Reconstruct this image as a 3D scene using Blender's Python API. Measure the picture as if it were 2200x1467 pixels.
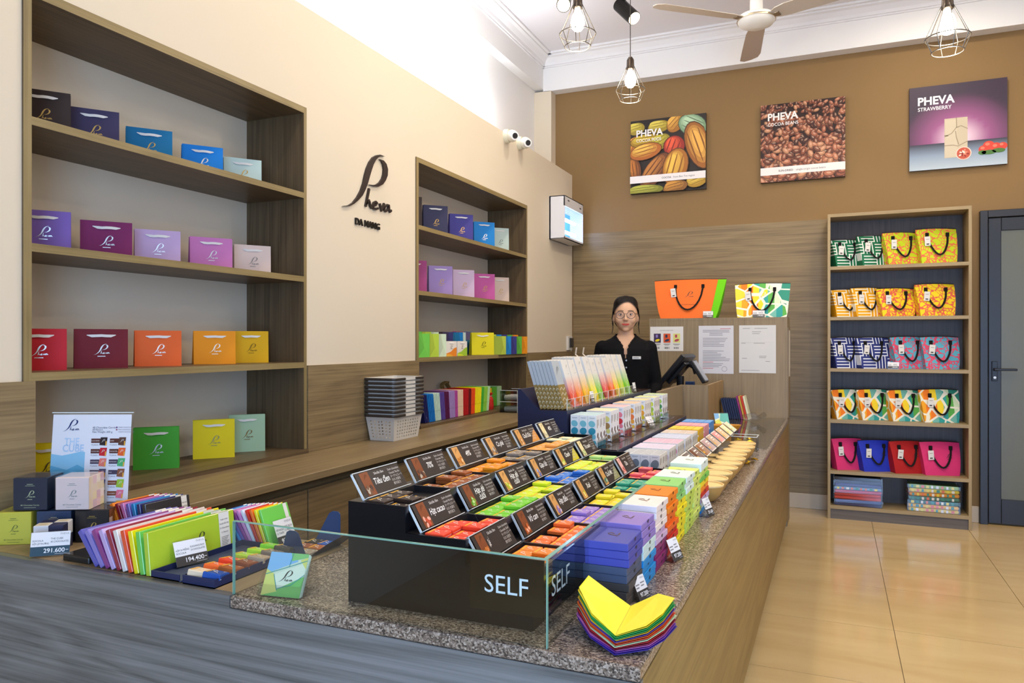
import bpy, bmesh, math, random
from mathutils import Vector, Matrix
random.seed(11)
for o in list(bpy.data.objects): bpy.data.objects.remove(o)
sc = bpy.context.scene
COL = sc.collection
R = math.radians

# ------------------------------------------------------------------ camera
cam = bpy.data.cameras.new('camera'); cam.lens = 26.231; cam.sensor_width = 36; cam.sensor_fit = 'HORIZONTAL'
cam.clip_start = 0.05; cam.clip_end = 100
camo = bpy.data.objects.new('camera', cam); COL.objects.link(camo)
camo.location = (0, 0, 1.3); camo.rotation_euler = (R(90), 0, R(23.38))
sc.camera = camo
# ------------------------------------------------------------------ view, world
vs = sc.view_settings
vs.view_transform = 'Standard'; vs.look = 'None'; vs.gamma = 1; vs.use_curve_mapping = False
vs.exposure = 0.5
wd = bpy.data.worlds.new('world'); sc.world = wd; wd.use_nodes = True
bgn = wd.node_tree.nodes['Background']; bgn.inputs[0].default_value = (0.55, 0.76, 1.0, 1); bgn.inputs[1].default_value = 0.8


def lamp(name, kind, loc, energy, col, size=0.1, target=None, spot=None, blend=0.6):
    L = bpy.data.lights.new(name, kind); L.energy = energy; L.color = col
    if kind == 'AREA':
        L.shape = 'DISK'; L.size = size
    else:
        L.shadow_soft_size = size
    if kind == 'SPOT':
        L.spot_size = R(spot or 60); L.spot_blend = blend
    o = bpy.data.objects.new(name, L); COL.objects.link(o); o.location = loc
    if target is not None:
        o.rotation_euler = (Vector(target) - Vector(loc)).to_track_quat('-Z', 'Y').to_euler()
    return o


WARM = (1.0, 0.83, 0.62); NEUT = (1.0, 0.89, 0.74); COOL = (0.80, 0.88, 1.0)
# daylight at the glazed shop front behind the camera
dl = bpy.data.lights.new('shopfront_daylight', 'AREA'); dl.shape = 'RECTANGLE'; dl.size = 1.8; dl.size_y = 2.3
dl.energy = 105; dl.color = (0.32, 0.56, 1.0)
dlo = bpy.data.objects.new('shopfront_daylight', dl); COL.objects.link(dlo)
dlo.location = (0.9, -1.68, 1.2); dlo.rotation_euler = (R(90), 0, 0)
# round downlights added for general fill light (their rims are modelled with the ceiling)
FILL_DOWN = [(-1.2, 1.7), (0.6, 1.6), (-1.2, 3.0), (0.6, 3.0), (-1.2, 4.4), (0.6, 4.5), (1.9, 1.7), (1.9, 3.6), (0.7, 5.4)]
for i, (x, y) in enumerate(FILL_DOWN):
    lamp('fill_downlight_glow', 'AREA', (x, y, 3.765), 8.5, NEUT, 0.22, (x, y, 0))
# track spots: location, aim, watts
SPOTS = [((1.1, 0.9, 3.6), (-2.3, 1.9, 1.45), 17), ((1.1, 2.4, 3.6), (-2.2, 3.2, 1.45), 5),
         ((1.1, 3.7, 3.6), (-2.2, 4.6, 1.45), 20), ((0.3, 4.2, 3.6), (-1.2, 6.25, 1.8), 34),
         ((0.9, 4.0, 3.6), (0.5, 6.2, 1.4), 46), ((1.5, 3.9, 3.6), (0.9, 6.2, 2.1), 34),
         ((0.3, 1.7, 3.6), (-0.75, 2.1, 0.9), 36), ((0.1, 2.7, 3.6), (-0.7, 3.3, 0.9), 38),
         ((-0.1, 1.5, 3.6), (-1.6, 1.5, 0.8), 30)]
for p, t, e in SPOTS:
    lamp('track_spot_glow', 'SPOT', p, e * 1.5, WARM, 0.05, t, 66, 0.9)
# fluorescent tube lying on top of the shelf wall, out of sight from below
tl = bpy.data.lights.new('cove_tube_glow', 'AREA'); tl.shape = 'RECTANGLE'; tl.size = 2.4; tl.size_y = 0.05; tl.energy = 22; tl.color = COOL
tlo = bpy.data.objects.new('cove_tube_glow', tl); COL.objects.link(tlo); tlo.location = (-2.27, 3.9, 2.83); tlo.rotation_euler = (0, R(200), R(90))
tlo.rotation_euler = Vector((-0.25, 0, 1)).to_track_quat('-Z', 'Y').to_euler()
tlo.rotation_euler = (R(180), R(0), R(90))


# ------------------------------------------------------------------ colours and materials
def lin(h):
    if not isinstance(h, str): return tuple(h)[:3]
    h = h.lstrip('#'); r = []
    if len(h) == 3: h = ''.join(c * 2 for c in h)
    for i in (0, 2, 4):
        v = int(h[i:i + 2], 16) / 255
        r.append(v / 12.92 if v <= 0.04045 else ((v + 0.055) / 1.055) ** 2.4)
    return tuple(r)


def mixc(a, b, t):
    a, b = lin(a), lin(b)
    return tuple(a[i] * (1 - t) + b[i] * t for i in range(3))


MATS = {}


def newmat(name):
    m = bpy.data.materials.new(name); m.use_nodes = True
    nt = m.node_tree; b = nt.nodes['Principled BSDF']
    return m, nt, b


def vc(kind):
    """paint, paper, plastic ...: colour comes from the mesh, relief is procedural"""
    if kind in MATS: return MATS[kind]
    m, nt, b = newmat(kind)
    at = nt.nodes.new('ShaderNodeAttribute'); at.attribute_name = 'Col'
    P = dict(paper=(.62, .3, 0), card=(.45, .4, 0), gloss=(.16, .5, 0), plastic=(.35, .5, 0), fabric=(.85, .15, 0), paint=(.7, .25, 0),
             metal=(.35, .5, .9), satin=(.32, .18, 0), foil=(.28, .5, .75), skin=(.5, .35, 0), hair=(.55, .15, 0), film=(.08, .5, 0))[kind]
    b.inputs['Roughness'].default_value = P[0]; b.inputs['Specular IOR Level'].default_value = P[1]; b.inputs['Metallic'].default_value = P[2]
    src = at.outputs['Color']
    if kind in ('paper', 'fabric', 'paint', 'skin', 'hair', 'card'):
        tc = nt.nodes.new('ShaderNodeTexCoord')
        nz = nt.nodes.new('ShaderNodeTexNoise')
        nz.inputs['Scale'].default_value = dict(paper=900, fabric=450, paint=60, skin=500, hair=300, card=600)[kind]
        nz.inputs['Detail'].default_value = 3
        nt.links.new(tc.outputs['Object'], nz.inputs['Vector'])
        bp = nt.nodes.new('ShaderNodeBump'); bp.inputs['Strength'].default_value = dict(paper=.06, fabric=.3, paint=.05, skin=.04, hair=.3, card=.04)[kind]
        bp.inputs['Distance'].default_value = .002
        nt.links.new(nz.outputs['Fac'], bp.inputs['Height']); nt.links.new(bp.outputs['Normal'], b.inputs['Normal'])
    nt.links.new(src, b.inputs['Base Color'])
    MATS[kind] = m
    return m


def wood(axis='X', tone=('#6f5c45', '#8b7659', '#a08a69'), key=None, rough=.42, ring=.34, warp=.5):
    key = key or 'wood' + axis + tone[0]
    if key in MATS: return MATS[key]
    m, nt, b = newmat(key)
    N = nt.nodes.new; L = nt.links.new
    g = N('ShaderNodeNewGeometry')
    mp = N('ShaderNodeMapping')
    s = {'X': (.38, 4.2, 4.2), 'Y': (4.2, .38, 4.2), 'Z': (4.2, 4.2, .38)}[axis]
    mp.inputs['Scale'].default_value = s
    L(g.outputs['Position'], mp.inputs['Vector'])
    n1 = N('ShaderNodeTexNoise'); n1.inputs['Scale'].default_value = 1.1; n1.inputs['Detail'].default_value = 4; n1.inputs['Distortion'].default_value = warp
    L(mp.outputs['Vector'], n1.inputs['Vector'])
    # growth rings: bands of the warped noise
    mul = N('ShaderNodeMath'); mul.operation = 'MULTIPLY'; mul.inputs[1].default_value = 9
    L(n1.outputs['Fac'], mul.inputs[0])
    fr = N('ShaderNodeMath'); fr.operation = 'PINGPONG'; fr.inputs[1].default_value = .5
    L(mul.outputs[0], fr.inputs[0])
    mp2 = N('ShaderNodeMapping'); mp2.inputs['Scale'].default_value = tuple(a * (3 if a < 1 else 22) for a in s)
    L(g.outputs['Position'], mp2.inputs['Vector'])
    n2 = N('ShaderNodeTexNoise'); n2.inputs['Scale'].default_value = 1.3; n2.inputs['Detail'].default_value = 6; n2.inputs['Roughness'].default_value = .65
    L(mp2.outputs['Vector'], n2.inputs['Vector'])
    add = N('ShaderNodeMath'); add.operation = 'MULTIPLY_ADD'; add.inputs[1].default_value = ring
    L(fr.outputs[0], add.inputs[0]); 
    sc2 = N('ShaderNodeMath'); sc2.operation = 'MULTIPLY'; sc2.inputs[1].default_value = .86
    L(n2.outputs['Fac'], sc2.inputs[0]); L(sc2.outputs[0], add.inputs[2])
    cr = N('ShaderNodeValToRGB')
    e = cr.color_ramp.elements
    e[0].position = .25; e[0].color = (*lin(tone[0]), 1); e[1].position = .8; e[1].color = (*lin(tone[2]), 1)
    e2 = cr.color_ramp.elements.new(.5); e2.color = (*lin(tone[1]), 1)
    L(add.outputs[0], cr.inputs['Fac']); L(cr.outputs['Color'], b.inputs['Base Color'])
    bp = N('ShaderNodeBump'); bp.inputs['Strength'].default_value = .12; bp.inputs['Distance'].default_value = .002
    L(n2.outputs['Fac'], bp.inputs['Height']); L(bp.outputs['Normal'], b.inputs['Normal'])
    b.inputs['Roughness'].default_value = rough; b.inputs['Specular IOR Level'].default_value = .35
    MATS[key] = m
    return m


def stone_mat():
    if 'granite' in MATS: return MATS['granite']
    m, nt, b = newmat('granite'); N = nt.nodes.new; L = nt.links.new
    g = N('ShaderNodeNewGeometry')
    v = N('ShaderNodeTexVoronoi'); v.inputs['Scale'].default_value = 300
    L(g.outputs['Position'], v.inputs['Vector'])
    n = N('ShaderNodeTexNoise'); n.inputs['Scale'].default_value = 420; n.inputs['Detail'].default_value = 3
    L(g.outputs['Position'], n.inputs['Vector'])
    sep = N('ShaderNodeSeparateColor'); L(v.outputs['Color'], sep.inputs[0])
    ad = N('ShaderNodeMath'); ad.operation = 'MULTIPLY_ADD'; ad.inputs[1].default_value = .6
    L(sep.outputs[0], ad.inputs[0]); 
    s2 = N('ShaderNodeMath'); s2.operation = 'MULTIPLY'; s2.inputs[1].default_value = .45; L(n.outputs['Fac'], s2.inputs[0]); L(s2.outputs[0], ad.inputs[2])
    cr = N('ShaderNodeValToRGB'); e = cr.color_ramp.elements
    e[0].position = .22; e[0].color = (*lin('#3b342f'), 1); e[1].position = .86; e[1].color = (*lin('#c2b29f'), 1)
    for p, c in ((.42, '#6e5f53'), (.62, '#8f7d6c')):
        q = e.new(p); q.color = (*lin(c), 1)
    L(ad.outputs[0], cr.inputs['Fac']); L(cr.outputs['Color'], b.inputs['Base Color'])
    b.inputs['Roughness'].default_value = .22
    MATS['granite'] = m
    return m


def tile_mat():
    m, nt, b = newmat('floor_tile'); N = nt.nodes.new; L = nt.links.new
    g = N('ShaderNodeNewGeometry')
    mp = N('ShaderNodeMapping'); mp.inputs['Scale'].default_value = (.7, 3.2, 1)
    L(g.outputs['Position'], mp.inputs['Vector'])
    n = N('ShaderNodeTexNoise'); n.inputs['Scale'].default_value = 2.2; n.inputs['Detail'].default_value = 7; n.inputs['Distortion'].default_value = .4
    L(mp.outputs['Vector'], n.inputs['Vector'])
    cr = N('ShaderNodeValToRGB'); e = cr.color_ramp.elements
    e[0].position = .3; e[0].color = (*lin('#c6a874'), 1); e[1].position = .75; e[1].color = (*lin('#d4b885'), 1)
    L(n.outputs['Fac'], cr.inputs['Fac']); L(cr.outputs['Color'], b.inputs['Base Color'])
    b.inputs['Roughness'].default_value = .13
    return m


def clear(name, tint=(1, 1, 1), ior=1.45, rough=.0, add=0.0):
    """thin clear sheet: light passes straight through, reflection follows Fresnel"""
    if name in MATS: return MATS[name]
    m = bpy.data.materials.new(name); m.use_nodes = True; nt = m.node_tree
    nt.nodes.clear(); N = nt.nodes.new; L = nt.links.new
    out = N('ShaderNodeOutputMaterial'); tr = N('ShaderNodeBsdfTransparent'); tr.inputs[0].default_value = (*tint, 1)
    gl = N('ShaderNodeBsdfGlossy'); gl.inputs['Roughness'].default_value = rough
    lw = N('ShaderNodeLayerWeight'); lw.inputs['Blend'].default_value = .5
    pw = N('ShaderNodeMath'); pw.operation = 'POWER'; pw.inputs[1].default_value = 5; L(lw.outputs['Facing'], pw.inputs[0])
    f0 = ((ior - 1) / (ior + 1)) ** 2
    fr = N('ShaderNodeMath'); fr.operation = 'MULTIPLY_ADD'; fr.inputs[1].default_value = 1 - f0; fr.inputs[2].default_value = f0; L(pw.outputs[0], fr.inputs[0])
    mx = N('ShaderNodeMixShader')
    if add:
        ad = N('ShaderNodeMath'); ad.operation = 'ADD'; ad.inputs[1].default_value = add; L(fr.outputs[0], ad.inputs[0]); L(ad.outputs[0], mx.inputs[0])
    else:
        L(fr.outputs[0], mx.inputs[0])
    L(tr.outputs[0], mx.inputs[1]); L(gl.outputs[0], mx.inputs[2]); L(mx.outputs[0], out.inputs[0])
    MATS[name] = m
    return m


def emit(name, col, strength):
    if name in MATS: return MATS[name]
    m, nt, b = newmat(name)
    b.inputs['Base Color'].default_value = (*lin(col), 1)
    b.inputs['Emission Color'].default_value = (*lin(col), 1); b.inputs['Emission Strength'].default_value = strength
    MATS[name] = m
    return m


def plain(name, col, rough=.5, metal=0., spec=.4, bump=0., bscale=200):
    if name in MATS: return MATS[name]
    m, nt, b = newmat(name)
    b.inputs['Base Color'].default_value = (*lin(col), 1); b.inputs['Roughness'].default_value = rough
    b.inputs['Metallic'].default_value = metal; b.inputs['Specular IOR Level'].default_value = spec
    tc = nt.nodes.new('ShaderNodeTexCoord'); nz = nt.nodes.new('ShaderNodeTexNoise'); nz.inputs['Scale'].default_value = bscale; nz.inputs['Detail'].default_value = 4
    nt.links.new(tc.outputs['Object'], nz.inputs['Vector'])
    mx = nt.nodes.new('ShaderNodeMix'); mx.data_type = 'RGBA'; mx.inputs[0].default_value = .0
    bp = nt.nodes.new('ShaderNodeBump'); bp.inputs['Strength'].default_value = bump or .03; bp.inputs['Distance'].default_value = .002
    nt.links.new(nz.outputs['Fac'], bp.inputs['Height']); nt.links.new(bp.outputs['Normal'], b.inputs['Normal'])
    MATS[name] = m
    return m


def pattern(name, kind, cols, scale):
    """printed cloth of the cooler bags"""
    if name in MATS: return MATS[name]
    m, nt, b = newmat(name); N = nt.nodes.new; L = nt.links.new
    tc = N('ShaderNodeTexCoord'); b.inputs['Roughness'].default_value = .6; b.inputs['Specular IOR Level'].default_value = .3
    if kind == 'veins':
        nz = N('ShaderNodeTexNoise'); nz.inputs['Scale'].default_value = scale * .5; L(tc.outputs['Object'], nz.inputs['Vector'])
        mx = N('ShaderNodeMix'); mx.data_type = 'RGBA'; mx.blend_type = 'LINEAR_LIGHT'; mx.inputs[0].default_value = .06
        L(tc.outputs['Object'], mx.inputs[6]); L(nz.outputs['Color'], mx.inputs[7])
        v = N('ShaderNodeTexVoronoi'); v.feature = 'DISTANCE_TO_EDGE'; v.inputs['Scale'].default_value = scale
        L(mx.outputs[2], v.inputs['Vector'])
        cr = N('ShaderNodeValToRGB'); cr.color_ramp.interpolation = 'CONSTANT'; e = cr.color_ramp.elements
        e[0].position = 0; e[0].color = (*lin(cols[1]), 1); e[1].position = .085; e[1].color = (*lin(cols[0]), 1)
        L(v.outputs['Distance'], cr.inputs['Fac']); L(cr.outputs['Color'], b.inputs['Base Color'])
    elif kind == 'mosaic':
        v = N('ShaderNodeTexVoronoi'); v.inputs['Scale'].default_value = scale; L(tc.outputs['Object'], v.inputs['Vector'])
        sp = N('ShaderNodeSeparateXYZ'); L(tc.outputs['Object'], sp.inputs[0])
        sc_ = N('ShaderNodeSeparateColor'); L(v.outputs['Color'], sc_.inputs[0])
        ad = N('ShaderNodeMath'); ad.operation = 'MULTIPLY_ADD'; ad.inputs[1].default_value = 2.6; L(sp.outputs[0], ad.inputs[0])
        s3 = N('ShaderNodeMath'); s3.operation = 'MULTIPLY_ADD'; s3.inputs[1].default_value = .45; s3.inputs[2].default_value = .28; L(sc_.outputs[0], s3.inputs[0]); L(s3.outputs[0], ad.inputs[2])
        cr = N('ShaderNodeValToRGB'); cr.color_ramp.interpolation = 'CONSTANT'; e = cr.color_ramp.elements
        while len(e) < len(cols) - 1: e.new(.5)
        for i, c in enumerate(cols[1:]):
            e[i].position = i / (len(cols) - 1); e[i].color = (*lin(c), 1)
        L(ad.outputs[0], cr.inputs['Fac'])
        w = N('ShaderNodeTexVoronoi'); w.feature = 'DISTANCE_TO_EDGE'; w.inputs['Scale'].default_value = scale; L(tc.outputs['Object'], w.inputs['Vector'])
        lt = N('ShaderNodeMath'); lt.operation = 'LESS_THAN'; lt.inputs[1].default_value = .055; L(w.outputs['Distance'], lt.inputs[0])
        mx = N('ShaderNodeMix'); mx.data_type = 'RGBA'; L(lt.outputs[0], mx.inputs[0]); L(cr.outputs['Color'], mx.inputs[6]); mx.inputs[7].default_value = (*lin(cols[0]), 1)
        L(mx.outputs[2], b.inputs['Base Color'])
    elif kind == 'weave':
        sp = N('ShaderNodeSeparateXYZ'); L(tc.outputs['Object'], sp.inputs[0])
        def stripes(sock):
            a = N('ShaderNodeMath'); a.operation = 'MULTIPLY'; a.inputs[1].default_value = scale * 3.2; L(sock, a.inputs[0])
            f = N('ShaderNodeMath'); f.operation = 'FRACT'; L(a.outputs[0], f.inputs[0])
            t = N('ShaderNodeMath'); t.operation = 'LESS_THAN'; t.inputs[1].default_value = .34; L(f.outputs[0], t.inputs[0]); return t.outputs[0]
        ck = N('ShaderNodeTexChecker'); ck.inputs['Scale'].default_value = scale * .8
        cb = N('ShaderNodeCombineXYZ'); L(sp.outputs[0], cb.inputs[0]); L(sp.outputs[2], cb.inputs[1]); cb.inputs[2].default_value = .01
        L(cb.outputs[0], ck.inputs['Vector'])
        mf = N('ShaderNodeMix'); L(ck.outputs['Fac'], mf.inputs[0]); L(stripes(sp.outputs[0]), mf.inputs[2]); L(stripes(sp.outputs[2]), mf.inputs[3])
        mx = N('ShaderNodeMix'); mx.data_type = 'RGBA'; L(mf.outputs[0], mx.inputs[0]); mx.inputs[6].default_value = (*lin(cols[0]), 1); mx.inputs[7].default_value = (*lin(cols[1]), 1)
        L(mx.outputs[2], b.inputs['Base Color'])
    MATS[name] = m
    return m


# ------------------------------------------------------------------ mesh builder
TXT = {}


def text_geo(s, shear=0., bold=0., spacing=1.):
    k = (s, shear, bold, spacing)
    if k in TXT: return TXT[k]
    cu = bpy.data.curves.new('t', 'FONT'); cu.body = s; cu.size = 1; cu.shear = shear; cu.offset = bold; cu.space_character = spacing; cu.resolution_u = 3
    o = bpy.data.objects.new('t', cu); COL.objects.link(o)
    dg = bpy.context.evaluated_depsgraph_get()
    me = bpy.data.meshes.new_from_object(o.evaluated_get(dg))
    v = [(p.co.x, p.co.y) for p in me.vertices]; f = [tuple(p.vertices) for p in me.polygons]
    bpy.data.objects.remove(o); bpy.data.curves.remove(cu); bpy.data.meshes.remove(me)
    if v:
        x0 = min(p[0] for p in v); x1 = max(p[0] for p in v)
        v = [(p[0] - x0, p[1]) for p in v]; w = x1 - x0
    else:
        w = 1
    TXT[k] = (v, f, w)
    return TXT[k]


LOGO_A = [(-0.2037, 0.035), (-0.1589, 0.0461), (-0.1252, 0.0648), (-0.0909, 0.0969), (-0.061, 0.1345), (-0.0408, 0.1736), (-0.0255, 0.218), (-0.0101, 0.2539), (0.0132, 0.2902), (0.042, 0.3192), (0.074, 0.3371), (0.1065, 0.3466), (0.1506, 0.3484), (0.1201, 0.3424), (0.0902, 0.3301), (0.0686, 0.3116), (0.0473, 0.2842), (0.0315, 0.2537), (0.0158, 0.2205), (0.0002, 0.1846), (-0.0204, 0.1479), (-0.0459, 0.1137), (-0.0809, 0.084), (-0.1154, 0.0607), (-0.1541, 0.0432)]
LOGO_B = [(0.1021, 0.323), (0.1394, 0.3243), (0.1645, 0.3128), (0.1786, 0.2879), (0.1758, 0.2562), (0.1589, 0.2279), (0.1311, 0.2009), (0.0902, 0.1814), (0.0526, 0.1761), (0.0106, 0.177), (0.042, 0.1807), (0.074, 0.1892), (0.1037, 0.2078), (0.1256, 0.2306), (0.1367, 0.2543), (0.1405, 0.2798), (0.1339, 0.303), (0.1201, 0.3169)]
LOGO_S = [[(0.0132, 0.1572), (-0.0024, 0.1096), (-0.0163, 0.0641)], [(-0.0142, 0.0733), (-0.0024, 0.0917), (0.0106, 0.0999), (0.0168, 0.092), (0.0221, 0.0734), (0.0378, 0.0649)],
          [(0.0484, 0.0769), (0.0697, 0.0853), (0.0837, 0.0989), (0.0713, 0.1026), (0.0537, 0.0938), (0.0436, 0.077), (0.05, 0.066), (0.0713, 0.0656), (0.0929, 0.073)],
          [(0.1075, 0.0999), (0.1147, 0.0827), (0.1201, 0.0652), (0.1367, 0.0864), (0.1478, 0.1068)],
          [(0.1956, 0.1024), (0.1741, 0.1034), (0.1533, 0.0907), (0.1467, 0.0741), (0.1606, 0.0686), (0.1814, 0.0813), (0.1956, 0.1024), (0.1945, 0.0819), (0.2013, 0.072), (0.2156, 0.0822)]]


def ribbon2d(pts, w):
    n = len(pts); L_ = []; R_ = []
    for i, p in enumerate(pts):
        a = pts[max(i - 1, 0)]; b = pts[min(i + 1, n - 1)]
        dx, dy = b[0] - a[0], b[1] - a[1]; l = math.hypot(dx, dy) or 1
        nx, ny = -dy / l * w / 2, dx / l * w / 2
        L_.append((p[0] + nx, p[1] + ny)); R_.append((p[0] - nx, p[1] - ny))
    return [[L_[i], L_[i + 1], R_[i + 1], R_[i]] for i in range(n - 1)]


class MB:
    def __init__(s, root=None):
        s.v = []; s.f = []; s.c = []
        s.M = Matrix.Identity(4)
        if root is not None: s.M = ROOTM[root.name].inverted()
        s.fr = (Vector((0, 0, 0)), Vector((1, 0, 0)), Vector((0, 0, 1)))

    def add(s, vs_, fs, col):
        n = len(s.v)
        s.v += [tuple(s.M @ Vector(p)) for p in vs_]
        if isinstance(col, list):
            cols = [lin(c) for c in col]
        else:
            cols = [lin(col)] * len(fs)
        for f, c in zip(fs, cols):
            s.f.append(tuple(i + n for i in f)); s.c.append(c)
        return s

    def addv(s, vs_, fs, vcols):
        """faces with a colour for every vertex"""
        n = len(s.v); s.v += [tuple(s.M @ Vector(p)) for p in vs_]
        vl = [lin(c) for c in vcols]
        for f in fs:
            s.f.append(tuple(i + n for i in f)); s.c.append([vl[i] for i in f])
        return s

    def box(s, x0, y0, z0, x1, y1, z1, col='#ffffff', b=0.):
        if b <= 0:
            v = [(x0, y0, z0), (x1, y0, z0), (x1, y1, z0), (x0, y1, z0), (x0, y0, z1), (x1, y0, z1), (x1, y1, z1), (x0, y1, z1)]
            return s.add(v, [(3, 2, 1, 0), (4, 5, 6, 7), (0, 1, 5, 4), (1, 2, 6, 5), (2, 3, 7, 6), (3, 0, 4, 7)], col)
        X = (x0, x1); Y = (y0, y1); Z = (z0, z1); v = []; ix = {}
        for i in (0, 1):
            for j in (0, 1):
                for k in (0, 1):
                    sx, sy, sz = (b, -b)[i], (b, -b)[j], (b, -b)[k]
                    ix[i, j, k, 0] = len(v); v.append((X[i], Y[j] + sy, Z[k] + sz))
                    ix[i, j, k, 1] = len(v); v.append((X[i] + sx, Y[j], Z[k] + sz))
                    ix[i, j, k, 2] = len(v); v.append((X[i] + sx, Y[j] + sy, Z[k]))
        f = []
        q = lambda *a: [ix[t] for t in a]
        f.append(q((0, 0, 0, 0), (0, 0, 1, 0), (0, 1, 1, 0), (0, 1, 0, 0))); f.append(q((1, 0, 0, 0), (1, 1, 0, 0), (1, 1, 1, 0), (1, 0, 1, 0)))
        f.append(q((0, 0, 0, 1), (1, 0, 0, 1), (1, 0, 1, 1), (0, 0, 1, 1))); f.append(q((0, 1, 0, 1), (0, 1, 1, 1), (1, 1, 1, 1), (1, 1, 0, 1)))
        f.append(q((0, 0, 0, 2), (0, 1, 0, 2), (1, 1, 0, 2), (1, 0, 0, 2))); f.append(q((0, 0, 1, 2), (1, 0, 1, 2), (1, 1, 1, 2), (0, 1, 1, 2)))
        for i in (0, 1):
            for j in (0, 1):
                f.append(q((i, j, 0, 0), (i, j, 0, 1), (i, j, 1, 1), (i, j, 1, 0)))
                f.append(q((i, 0, j, 0), (i, 0, j, 2), (i, 1, j, 2), (i, 1, j, 0)))
                f.append(q((0, i, j, 1), (0, i, j, 2), (1, i, j, 2), (1, i, j, 1)))
                for k in (0, 1): f.append(q((i, j, k, 0), (i, j, k, 1), (i, j, k, 2)))
        return s.add(v, f, col)

    def prism(s, pts, a0, a1, col, axis='Y'):
        """polygon given in the other two axes, extruded along axis"""
        P = {'Y': lambda p, t: (p[0], t, p[1]), 'X': lambda p, t: (t, p[0], p[1]), 'Z': lambda p, t: (p[0], p[1], t)}[axis]
        n = len(pts); v = [P(p, a0) for p in pts] + [P(p, a1) for p in pts]
        f = [tuple(range(n)), tuple(range(2 * n - 1, n - 1, -1))] + [(i, i + n, (i + 1) % n + n, (i + 1) % n) for i in range(n)]
        return s.add(v, f, col)

    def cyl(s, p0, p1, r0, r1=None, n=14, col='#ffffff', caps=True):
        r1 = r0 if r1 is None else r1
        p0, p1 = Vector(p0), Vector(p1); d = (p1 - p0).normalized()
        a = d.orthogonal().normalized(); b = d.cross(a); v = []
        for p, r in ((p0, r0), (p1, r1)):
            v += [p + (a * math.cos(2 * math.pi * i / n) + b * math.sin(2 * math.pi * i / n)) * r for i in range(n)]
        f = [(i, (i + 1) % n, (i + 1) % n + n, i + n) for i in range(n)]
        if caps: f += [tuple(range(n - 1, -1, -1)), tuple(range(n, 2 * n))]
        return s.add(v, f, col)

    def tube(s, path, r, n=6, col='#ffffff', closed=False, flat=None, up=None):
        P = [Vector(p) for p in path]; m = len(P); v = []; prev = None
        for i, p in enumerate(P):
            a = P[(i - 1) % m] if closed or i else P[0]; b = P[(i + 1) % m] if closed or i < m - 1 else P[-1]
            d = (b - a).normalized()
            if prev is None:
                x = Vector(up) if up else d.orthogonal()
            else:
                x = prev
            x = (x - d * x.dot(d)).normalized(); prev = x; y = d.cross(x)
            rx = r; ry = flat if flat else r
            v += [p + x * (math.cos(2 * math.pi * k / n) * rx) + y * (math.sin(2 * math.pi * k / n) * ry) for k in range(n)]
        f = []
        for i in range(m if closed else m - 1):
            j = (i + 1) % m
            f += [(i * n + k, i * n + (k + 1) % n, j * n + (k + 1) % n, j * n + k) for k in range(n)]
        if not closed: f += [tuple(range(n - 1, -1, -1)), tuple(range((m - 1) * n, m * n))]
        return s.add(v, f, col)

    def lathe(s, prof, c=(0, 0, 0), n=20, col='#ffffff', sx=1., sy=1., ang=0.):
        v = []; m = len(prof)
        for r, z in prof:
            v += [(c[0] + r * sx * math.cos(2 * math.pi * i / n), c[1] + r * sy * math.sin(2 * math.pi * i / n), c[2] + z) for i in range(n)]
        f = [(k * n + i, k * n + (i + 1) % n, (k + 1) * n + (i + 1) % n, (k + 1) * n + i) for k in range(m - 1) for i in range(n)]
        if prof[0][0] > 1e-5: f.append(tuple(range(n - 1, -1, -1)))
        if prof[-1][0] > 1e-5: f.append(tuple(range((m - 1) * n, m * n)))
        return s.add(v, f, col)

    def ball(s, c, r, n=12, col='#ffffff'):
        rx, ry, rz = r if isinstance(r, tuple) else (r, r, r); m = n // 2
        v = [(c[0], c[1], c[2] - rz)]
        for k in range(1, m):
            t = math.pi * k / m
            v += [(c[0] + rx * math.sin(t) * math.cos(2 * math.pi * i / n), c[1] + ry * math.sin(t) * math.sin(2 * math.pi * i / n), c[2] - rz * math.cos(t)) for i in range(n)]
        v.append((c[0], c[1], c[2] + rz)); f = []
        for i in range(n):
            j = (i + 1) % n
            f.append((0, 1 + j, 1 + i)); f.append((len(v) - 1, 1 + (m - 2) * n + i, 1 + (m - 2) * n + j))
            for k in range(m - 2): f.append((1 + k * n + i, 1 + k * n + j, 1 + (k + 1) * n + j, 1 + (k + 1) * n + i))
        return s.add(v, f, col)

    # printed marks: set a face frame, then draw in its plane
    def face(s, o, u=(1, 0, 0), v=(0, 0, 1)):
        s.fr = (Vector(o), Vector(u).normalized(), Vector(v).normalized()); return s

    def p3(s, x, y, h):
        o, u, v = s.fr
        return o + u * x + v * y + u.cross(v) * h

    def poly(s, pts, col, h=.0006):
        return s.add([s.p3(x, y, h) for x, y in pts], [tuple(range(len(pts)))], col)

    def rect(s, x0, y0, x1, y1, col, h=.0006):
        return s.poly([(x0, y0), (x1, y0), (x1, y1), (x0, y1)], col, h)

    def grad(s, x0, y0, x1, y1, c0, c1, h=.0006, n=6):
        v = []; cs = []
        for i in range(n + 1):
            t = i / n; y = y0 + (y1 - y0) * t
            v += [s.p3(x0, y, h), s.p3(x1, y, h)]; c = mixc(c0, c1, t); cs += [c, c]
        return s.addv(v, [(2 * i, 2 * i + 1, 2 * i + 3, 2 * i + 2) for i in range(n)], cs)

    def oval(s, cx, cy, rx, ry, col, h=.0006, rot=0., n=16):
        c, si = math.cos(rot), math.sin(rot)
        return s.poly([(cx + rx * math.cos(t) * c - ry * math.sin(t) * si, cy + rx * math.cos(t) * si + ry * math.sin(t) * c) for t in [2 * math.pi * i / n for i in range(n)]], col, h)

    def stroke(s, pts, w, col, h=.0006):
        for q in ribbon2d(pts, w): s.poly(q, col, h)
        return s

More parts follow.
